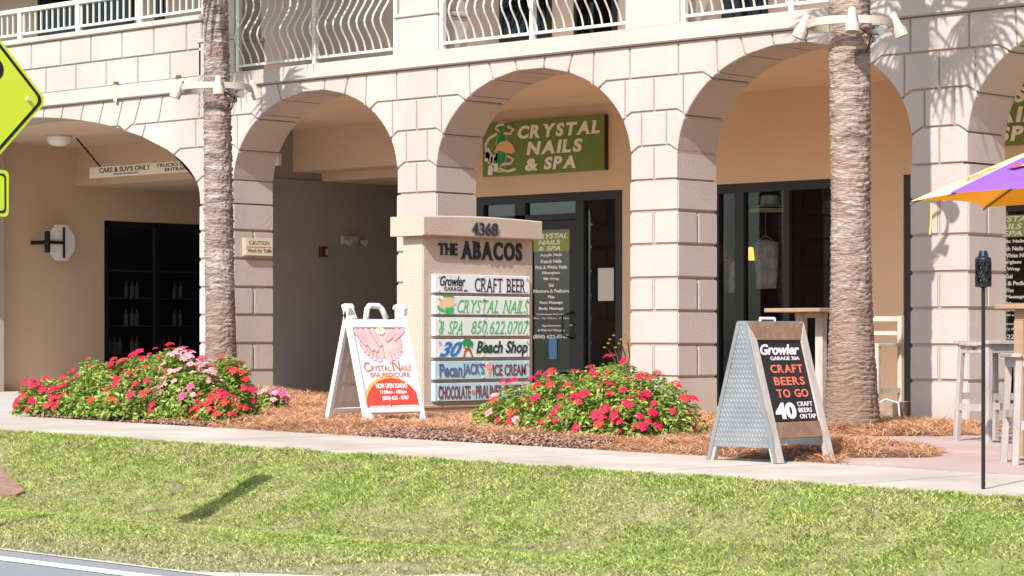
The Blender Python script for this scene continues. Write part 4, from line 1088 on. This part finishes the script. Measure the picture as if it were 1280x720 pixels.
# dry stalk with yellow blossoms behind the right bush
p = atz(772, 470, .35); r = thing('yellow_plant', 'thin potted plant with yellow blossoms by the salon door', 'plant', (-3.85, 3.2, 0))
q = aty(778, 470, 3.2); m = MB()
for k in range(7): m.tube([(q.x,q.y,.25),(q.x+.05*(k-3),q.y+.02*k,.6),(q.x+.09*(k-3),q.y,.72+.05*(k % 3))], .008, 5)
m.build('stems', STEM, r); m = MB()
for k in range(14): m.ellipsoid((q.x+.045*(k-6.5),q.y+.02*(k % 2),.71+.05*(k % 4)), .022, .022, .012, 6, 4)
m.build('blossoms', M('yellow_petal', (.65,.42,.05)), r)
MB()._lathe([(.001,0),(.11,0),(.15,.25),(.14,.26),(.12,.24),(.001,.23)], Vector((q.x,q.y,-.008)), 16).build('pot', M('pot', (.2,.11,.07)), r)

# ================================================================== PATIO FURNITURE
LIME = M('limed_wood', (.40,.35,.325), (.30,.26,.235), 10, .8, .3, 60, stretch=(1,1,.3)); HONEY = M('honey_wood', (.34,.225,.14), (.28,.18,.11), 8, .6, .2, 40, stretch=(.4,1,1))
def make_stool():
    r = bpy.data.objects.new('bar_stool', None); COL.objects.link(r)
    h = .76; a = .20; b = .17
    for sx in (-1, 1):
        for sy in (-1, 1):
            MB().bar((sx*a, sy*a, 0), (sx*b, sy*b, h-.03), .045, .045, (1,0,0)).build('leg', LIME, r, bevel=.004, local=True)
    m = MB()
    for s in (-1, 1):
        m.box(-.18, .18, s*.175-.012, s*.175+.012, h-.10, h-.035); m.box(s*.175-.012, s*.175+.012, -.16, .16, h-.10, h-.035)
    m.build('apron', LIME, r, local=True, bevel=.003)
    m = MB()
    for i in range(6):
        x = -.19+i*.076; dz = -.015*(1-((i-2.5)/2.5)**2)
        m.box(x-.033, x+.033, -.22, .22, h-.034+dz, h-.008+dz)
    m.build('seat', LIME, r, bevel=.004, local=True)
    for s in (-1, 1):
        MB().box(-.17, .17, s*.186-.012, s*.186+.012, .24, .29).build('stretcher', LIME, r, local=True)
        MB().box(s*.183-.012, s*.183+.012, -.17, .17, .32, .37).build('stretcher', LIME, r, local=True)
    MB().ellipsoid((.0, -.188, h-.065), .025, .004, .009).build('maker_badge', M('badge', (.10,.09,.08)), r, local=True)
    return r
s1 = make_stool(); s1.location = (5.61, -2.83, -.015); s1.rotation_euler = (0, 0, rad(-18)); s1.scale = (1, 1, 1.1); tag(s1, 'limed wood bar stool standing farther back, beside the right pier', 'bar stool', 'bar stools on the patio')
s2 = copy_tree(s1); s2.scale = (1, 1, 1); s2.location = (7.63, -5.42, -.02); s2.rotation_euler = (0, 0, rad(43)); tag(s2, 'limed wood bar stool nearest the pavement, cut by the right photo edge', 'bar stool', 'bar stools on the patio')
s3 = copy_tree(s1); s3.location = (6.35, -2.25, -.015); s3.rotation_euler = (0, 0, rad(5)); tag(s3, 'limed wood bar stool half hidden behind the other two by the table', 'bar stool', 'bar stools on the patio')
# high table with the umbrella
UC = atZ(1384, 248, 17.9)
r = thing('umbrella_table', 'brown wooden high table under the yellow umbrella at the right', 'high table', (UC.x, UC.y, -.02))
MB().box(UC.x-.62, UC.x+.62, UC.y-.5, UC.y+.5, 1.04, 1.075).build('table_top', HONEY, r, bevel=.006)
MB().box(UC.x-.50, UC.x+.50, UC.y-.42, UC.y+.42, .96, 1.04).build('apron', HONEY, r)
for sx in (-1, 1):
    for sy in (-1, 1): MB().box(UC.x+sx*.47-.04, UC.x+sx*.47+.04, UC.y+sy*.38-.04, UC.y+sy*.38+.04, -.03, .96).build('leg', HONEY, r, bevel=.006)
r = thing('patio_umbrella', 'yellow and purple beer umbrella over the patio table', 'umbrella', (UC.x, UC.y, 0))
MB().tube([(UC.x,UC.y,1.08),(UC.x,UC.y,2.44)], .022, 10).build('pole', HONEY, r)
RU, ZR, ZT = 1.40, 1.83, 2.38
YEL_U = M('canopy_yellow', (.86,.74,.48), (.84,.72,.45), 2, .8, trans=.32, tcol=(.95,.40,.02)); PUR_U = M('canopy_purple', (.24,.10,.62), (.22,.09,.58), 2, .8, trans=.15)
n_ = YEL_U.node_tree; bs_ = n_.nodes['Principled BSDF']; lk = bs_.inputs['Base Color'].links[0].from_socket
gm_ = n_.nodes.new('ShaderNodeNewGeometry'); mx_ = n_.nodes.new('ShaderNodeMix'); mx_.data_type = 'RGBA'; mx_.inputs[7].default_value = (.85, .33, .02, 1)   # light shining through the cloth, painted orange onto its underside
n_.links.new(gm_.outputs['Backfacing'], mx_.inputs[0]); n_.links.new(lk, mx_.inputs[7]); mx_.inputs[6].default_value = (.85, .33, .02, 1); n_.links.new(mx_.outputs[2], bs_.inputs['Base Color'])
rot = math.atan2(EYE.y-UC.y, EYE.x-UC.x)
def canopy_pt(a, t): return Vector((UC.x+RU*t*math.cos(a), UC.y+RU*t*math.sin(a), ZT+(ZR-ZT)*(t**1.08)))
PH = rot+rad(-4)
for k in range(8):
    a0, a1 = PH+k*math.pi/4, PH+(k+1)*math.pi/4
    m = MB(); nu, nv = 8, 10
    for j in range(nv+1):
        t = j/nv
        p0, p1 = canopy_pt(a0, t), canopy_pt(a1, t)
        for i in range(nu+1):
            u = i/nu; sag = 4*u*(1-u)
            p = p0.lerp(p1, u); c = Vector((UC.x, UC.y, p.z)); p = p+(c-p)*.10*sag*t*t+Z*(.02*sag*t)
            m.v.append(tuple(p))
    m.f = [(j*(nu+1)+i, j*(nu+1)+i+1, (j+1)*(nu+1)+i+1, (j+1)*(nu+1)+i) for j in range(nv) for i in range(nu)]
    pur = k in (7, 3)
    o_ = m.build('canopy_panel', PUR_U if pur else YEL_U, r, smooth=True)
    MB().tube([canopy_pt(a0, t)-Z*.02 for t in (.03,.35,.7,1)], .008, 5).build('rib', M('rib_wood', (.2,.12,.06)), r)
    ar = (a0+a1)/2; out = Vector((math.cos(ar), math.sin(ar), (ZR-ZT)/RU)).normalized(); tan = Vector((-math.sin(ar), math.cos(ar), 0)); up = -out
    if not pur:
        b = MB(); t_ = .80; base = canopy_pt(a0, t_).lerp(canopy_pt(a1, t_), .5); base = base+(Vector((UC.x,UC.y,base.z))-base)*.10*t_*t_+Z*.02*t_; nrm = tan.cross(up).normalized()
        lift = .018
        put_text(b, 'CRAFT', base+nrm*lift+up*.10-tan*.17, tan, up, .34, .08, .01, 0, .001); put_text(b, 'BEER', base+nrm*lift-tan*.22+up*-.03, tan, up, .44, .09, .01, 0, .001)
        b.build('lettering', M('canopy_print', (.50,.28,.06), rough=.8), o_)
    else:
        t_ = .66; base = canopy_pt(a0, t_).lerp(canopy_pt(a1, t_), .5); base = base+(Vector((UC.x,UC.y,base.z))-base)*.10*t_*t_+Z*.02*t_; nrm = tan.cross(up).normalized(); lift = .012
        def blob(pts, mat, nm, l2=0): MB().prism(pts, base+nrm*(lift+l2), tan, up, .001).build(nm, mat, o_)
        blob([(-.10,.0),(-.02,-.06),(.12,-.04),(.2,.05),(.10,.09),(-.02,.07)], M('print_green', (.06,.40,.10)), 'green_print'); blob([(-.30,-.10),(-.24,-.13),(-.08,-.03),(-.12,.03)], M('print_red', (.65,.06,.05)), 'red_print', .002); blob([(-.20,-.085),(-.16,-.09),(-.12,-.04),(-.15,-.03)], CREAM, 'pale_print', .004)
MB().ellipsoid((UC.x,UC.y,2.45), .04, .04, .06).build('finial', HONEY, r)
p = canopy_pt(PH+5*math.pi/4, .97); p = atZ(1164, 254, 16.9)
MB().tube([p, p-Z*.10, p-Z*.21+X*-.01], [.006,.007,.008], 5).build('tie_strap', M('strap', (.7,.45,.12)), r)
# high table and chair inside the arcade
p = atZ(1012, 386, 25.0); r = thing('arcade_table', 'wooden pedestal high table in front of the bar window behind the palm', 'high table', (p.x, p.y, 0))
MB().box(p.x-.34, p.x+.34, p.y-.3, p.y+.3, 1.085, 1.125).build('table_top', HONEY, r, bevel=.006)
for sx in (-.1, .14): MB().box(p.x+sx-.045, p.x+sx+.045, p.y-.04, p.y+.04, 0, 1.085).build('leg', WOODW, r, bevel=.004)
MB().box(p.x-.16, p.x+.2, p.y-.03, p.y+.03, 1.03, 1.08).build('apron', WOODW, r)
p = atZ(1091, 470, 25.3); r = thing('bar_chair', 'cream bar chair with back, mostly hidden by the right palm', 'bar chair', (p.x, p.y, 0))
CRW = M('cream_wood', (.50,.45,.37), (.44,.385,.31), 8, .7)
for sx, sy, zz in ((-.2,-.2,.74),(.2,-.2,.74),(-.2,.2,1.05),(.2,.2,1.05)): 
    MB().box(p.x+sx*1-.025, p.x+sx*1+.025, p.y+sy-.025, p.y+sy+.025, -.008, zz if sx < 0 else zz).build('leg', CRW, r, bevel=.003)
MB().box(p.x-.23, p.x+.23, p.y-.23, p.y+.17, .74, .775).build('seat', CRW, r, bevel=.004)
MB().box(p.x-.17, p.x+.17, p.y+.185, p.y+.215, 1.0, 1.05).box(p.x-.17, p.x+.17, p.y+.19, p.y+.21, .86, .90).build('backrest', CRW, r); MB().box(p.x-.17, p.x+.17, p.y-.21, p.y-.19, .25, .30).box(p.x+.185, p.x+.215, p.y-.17, p.y+.17, .28, .33).build('stretcher', CRW, r)
# planter crate
r = thing('wooden_crate', 'small weathered wooden crate at the foot of the right pier', 'crate', (2.52, .12, -.01))
m = MB(); x0c, x1c, y0c, y1c = 2.30, 2.70, -.02, .34
m.box(x0c,x1c,y0c,y0c+.025,-.01,.21).box(x0c,x1c,y1c-.025,y1c,-.01,.21).box(x0c,x0c+.025,y0c+.025,y1c-.025,-.01,.21).box(x1c-.025,x1c,y0c+.025,y1c-.025,-.01,.21).box(x0c+.025,x1c-.025,y0c+.025,y1c-.025,-.01,.02)
m.build('crate_box', M('crate_wood', (.20,.14,.10), (.34,.25,.18), 10, .85, .3, 40), r, bevel=.004)
MB().tube([(2.5,-.0,.19),(2.6,.02,.235),(2.72,.05,.20),(2.76,.02,.05)], .012, 6).build('grey_cloth', M('rag', (.45,.45,.46)), r)
# torch
tx, ty, tz = 8.75, -7.85, -.04
r = thing('garden_torch', 'black garden torch with lattice head on the grass edge', 'torch', (tx, ty, tz))
MT = M('torch_black', (.02,.02,.022), rough=.4, metal=.4)
MB().tube([(tx,ty,tz-.1),(tx,ty,tz+1.19)], .0115, 8).build('pole', MT, r)
m = MB(); zb, zt, R_ = 1.135, 1.285, .042
for k in range(8):
    a = k*math.pi/4
    for s in (1, -1):
        m.tube([(tx+R_*math.cos(a+s*t*1.6), ty+R_*math.sin(a+s*t*1.6), zb+(zt-zb)*t) for t in [i/6 for i in range(7)]], .0055, 5)
m._lathe([(R_+.004,zb),(R_+.004,zb+.018),(R_-.006,zb+.018),(R_-.006,zb),(R_+.004,zb)], Vector((tx,ty,0)), 18)
m._lathe([(R_+.004,zt-.012),(R_+.004,zt+.006),(R_-.006,zt+.006),(R_-.006,zt-.012),(R_+.004,zt-.012)], Vector((tx,ty,0)), 18)
m.lathe([(.01,zb-.01),(R_,zb+.002)], (tx,ty,0), 18)
m.build('lattice_head', MT, r)
MB().lathe([(.016,zb),(.016,zt-.01)], (tx,ty,0), 10).build('burner', M('burner', (.10,.09,.08)), r)
MB().lathe([(R_+.005,zt+.006),(R_+.003,zt+.014),(.030,zt+.024),(.024,zt+.05),(.021,zt+.056),(.001,zt+.058)], (tx,ty,0), 18).build('cap', M('torch_cap', (.03,.035,.045), rough=.3, metal=.6), r)

# ================================================================== ROAD SIGN AT LEFT
p = atZ(-38, 118, 14.6); gx, gy = p.x, p.y
r = thing('warning_sign', 'yellow green diamond warning sign with plaque, cut by the left edge', 'road sign', (gx, gy, gz(gx, gy)))
FY = M('fluorescent_yellow', (.62,.70,.03), (.58,.66,.03), 3, .4); hd = .55
def dia(h, rr=.05):
    out = []
    for i in range(4):
        a = rad(90*i); c, s = math.cos(a), math.sin(a)
        for t in (-40, -20, 0, 20, 40): out.append(((h-rr*1.41)*c+rr*math.cos(a+rad(t)), (h-rr*1.41)*s+rr*math.sin(a+rad(t))))
    return out
zc = p.z
P0 = (gx, gy, zc)
MB().prism(dia(hd), P0, Y, Z, .004).build('panel', FY, r)
MB().prism(dia(hd-.025, .045), (gx+.0015, gy, zc), Y, Z, .0012).build('border', BLACK, r); MB().prism(dia(hd-.055, .04), (gx+.003, gy, zc), Y, Z, .0012).build('panel_face', FY, r)
sy = MB()   # walking figure, of which only an edge shows
sy.prism(circ(.165, .16, .07, 16), (gx+.0045, gy, zc), Y, Z, .0012).prism([(.06,.07),(.18,.05),(.15,-.12),(.19,-.28),(.13,-.30),(.09,-.14),(.03,-.30),(-.03,-.28),(.04,-.10)], (gx+.0045, gy, zc), Y, Z, .0012)
sy.build('pictogram', BLACK, r)
MB().tube([(gx+.003, gy+.405, zc), (gx+.02, gy+.405, zc)], .012, 10).build('bolt', M('bolt_zinc', (.7,.7,.66), rough=.3, metal=.6), r)
q0, q1 = atx(11, 213, gx), atx(11, 271, gx); zt_, zb_ = q0.z, q1.z; ye = q0.y
w2 = ye-gy
MB().prism(rrect(-w2, zb_, w2, zt_, .03), (gx, gy, 0), Y, Z, .004).build('plaque', FY, r)
MB().prism(rrect(-w2+.02, zb_+.02, w2-.02, zt_-.02, .025), (gx+.0015, gy, 0), Y, Z, .0012).build('plaque_border', BLACK, r); MB().prism(rrect(-w2+.034, zb_+.034, w2-.034, zt_-.034, .02), (gx+.003, gy, 0), Y, Z, .0012).build('plaque_face', FY, r)
MB().box(gx-.055, gx-.006, gy-.025, gy+.025, gz(gx, gy)-.2, zc+.5).build('post', M('galvanised', (.45,.46,.46), rough=.4, metal=.7), r)

# brick headwall at the left edge of the swale
def ground_hit(px, py, up):
    t = 12.0; r_ = ray(px, py)
    while t < 40:
        a = EYE+r_*t
        if a.z < gz(a.x, a.y)+up: return a
        t += .02
q = [ground_hit(-60, 552, .05), ground_hit(0, 583, .035), ground_hit(31, 613, .03), ground_hit(20, 618, .03), ground_hit(-70, 618, .03)]
BRK = M('brick_red', (.20,.115,.08), (.30,.17,.12), 16, .9, .4, 60)
m = MB(); m.add([tuple(a) for a in q]+[(a.x-.1, a.y+.05, a.z-.25) for a in q], [(4,3,2,1,0),(0,1,6,5),(1,2,7,6),(2,3,8,7),(3,4,9,8),(4,0,5,9)])
o_ = m.build('brick_slab', BRK); tag(o_, 'sloping red brick slab at the far left edge of the grass', 'brick slab')

# ================================================================== STUFF: GRASS, PINE STRAW
def in_view(x, y, pad):
    dx, dy = x-EYE.x, y-EYE.y; zz = -S_*dx+C_*dy; xx = C_*dx+S_*dy
    return (np.abs(xx) < zz*(640/F)+pad) & (zz > 4)
def fbm(x, y, s, seed=0.0): return np.array([noise.noise((a*s, b*s, seed)) for a, b in zip(x, y)])
N = 1150000
x = rng.uniform(-5, 15, N); y = rng.uniform(-12.9, -8.06, N); k = in_view(x, y, 1.2); x, y = x[k], y[k]
gq = np.array([[a.x, a.y] for a in q]); 
keep = ~np.array([inpoly(a, b, [tuple(c) for c in gq]) for a, b in zip(x, y)])
dens = fbm(x, y, 1.3, 5.0)*.35+fbm(x, y, 7.0, 9.0)*.7
prob = np.clip(.78+dens, .12, 1)
ed = y-(-12.29-.09*(x-5.42)); prob = np.where(ed < .02, 0, prob*np.clip(.35+ed/.5, 0, 1)); bare = (x > 7.3) & (ed < .75+.3*np.sin(x*5)); prob = np.where(bare, prob*np.clip(.15+.5*fbm(x, y, 4.0, 3.0), .03, 1), prob)
rutd = np.where(np.abs(y+10.6+.15*np.sin(x)) < .1, .75, 1.0)
keep &= rng.random(len(x)) < prob*rutd
x, y = x[keep], y[keep]; N = len(x)
z = np.array([gz(a, b) for a, b in zip(x, y)])
hh = (.009+.021*rng.random(N)**1.3)*(1+.6*np.clip(fbm(x, y, 2.1, 1.0), -.5, 1)); hh = np.where(y > -8.25, hh*1.3, hh)
az = rng.random(N)*6.283; lean = .5+1.7*rng.random(N); w = .0026+.002*rng.random(N)
ca, sa = np.cos(az), np.sin(az); bz = rng.random(N)*6.283; cb, sb = np.cos(bz), np.sin(bz)
p = np.stack([x, y, z-.005], 1); wv = np.stack([cb*w, sb*w, 0*w], 1)
mid = p+np.stack([ca*hh*lean*.35, sa*hh*lean*.35, hh*.62], 1); tip = p+np.stack([ca*hh*lean, sa*hh*lean, hh*1.0], 1)
v = np.stack([p-wv, p+wv, mid+wv*.75, tip, mid-wv*.75], 1).reshape(-1, 3)
b = np.arange(N)[:, None]*5
fc = np.concatenate([b+[0,1,2], b+[0,2,4], b+[4,2,3]], 1).ravel()
GRASS = M('grass_blades', (.19,.31,.035), (.60,.64,.19), 9.0, .6, detail=8, nrough=.8, rnd=(.35, 1.45), trans=.3, c3=(.50,.46,.20), scale3=2.2, spec=.25, lo=.36, hi=.66, dry=(1, -11.2, -12.2, (.50,.43,.26), .75))
nG = GRASS.node_tree
go = fast_mesh('grass', v, fc, 3, GRASS); tag(go, 'mown verge grass, green with straw yellow patches', 'grass', kind='stuff')

def straw(name, N, xr, yr, zoff, ln0, ln1, mat, cond, wd=.0026, lift=.03, label=''):
    x = rng.uniform(*xr, N); y = rng.uniform(*yr, N); k = in_view(x, y, .8); x, y = x[k], y[k]
    k = np.array([cond(a, b) for a, b in zip(x, y)]); x, y = x[k], y[k]; N = len(x)
    z = np.array([zoff(a, b) for a, b in zip(x, y)])+rng.random(N)*lift
    az = rng.random(N)*6.283; L = rng.uniform(ln0, ln1, N); d = np.stack([np.cos(az), np.sin(az), rng.normal(0, .16, N)], 1)
    n = np.stack([-np.sin(az), np.cos(az), 0*az], 1)*(wd*(.7+.6*rng.random(N)))[:, None]
    c = np.stack([x, y, z], 1); bend = np.stack([-np.sin(az), np.cos(az), .6+0*az], 1)*(L*rng.normal(0, .12, N))[:, None]
    a0 = c-d*L[:, None]/2; a1 = c+bend; a2 = c+d*L[:, None]/2
    up = np.array([0, 0, wd])
    v = np.stack([a0-n, a0+n, a1+n+up, a1-n+up, a2+n*.6, a2-n*.6], 1).reshape(-1, 3); b = np.arange(N)[:, None]*6
    f = np.concatenate([b+[0,1,2,3], b+[3,2,4,5]], 1).ravel()
    o = fast_mesh(name, v, f, 4, mat); tag(o, label, 'mulch', kind='stuff'); return o
STRAW = M('pine_straw', (.60,.30,.14), (.76,.46,.26), 9, .8, rnd=(.5, 1.4), c3=(.44,.20,.10), scale3=1.4, trans=.1)
CHIP = M('bark_chips', (.22,.115,.075), (.42,.25,.18), 18, .9, rnd=(.45, 1.5))
def chips_zone(a, b): return b < -6.12+.3*noise.noise((a*1.5, 0, 0)) and (-2.4 < a < .1 or 2.0 < a < 4.5)
straw('pine_straw', 150000, (-8, 7.6), (-6.55, -.0), mulch_z, .10, .22, STRAW, lambda a, b: inpoly(a, b, MPOLY) and not (chips_zone(a, b) and random.random() < .8), label='orange pine straw spread over the planting bed')
straw('bark_mulch', 26000, (-2.6, 5), (-6.5, -5.4), mulch_z, .02, .06, CHIP, lambda a, b: inpoly(a, b, MPOLY) and chips_zone(a, b), .009, .02, 'brown bark mulch at the edge of the planting bed')
def spill(a, b):
    t = (a-5.85)/.8; s_ = (b+5.3)/.72
    return t*t+s_*s_ < 1+.3*noise.noise((a*4, b*4, 0))
straw('straw_spill', 16000, (4.8, 7.4), (-6.4, -4.0), lambda a, b: gz(a, b)+.04+.08*max(0, 1-((a-5.85)/.8)**2-((b+5.3)/.72)**2), .10, .2, STRAW, spill, label='heap of orange pine straw spilling on the pavers behind the metal board')

straw('stray_straw', 900, (-2.5, 8.0), (-7.3, -6.45), lambda a, b: Fz(a)+.003, .05, .14, STRAW, lambda a, b: random.random() < (b+7.4)**3, .0022, .006, 'stray pine needles blown onto the pavement edge')
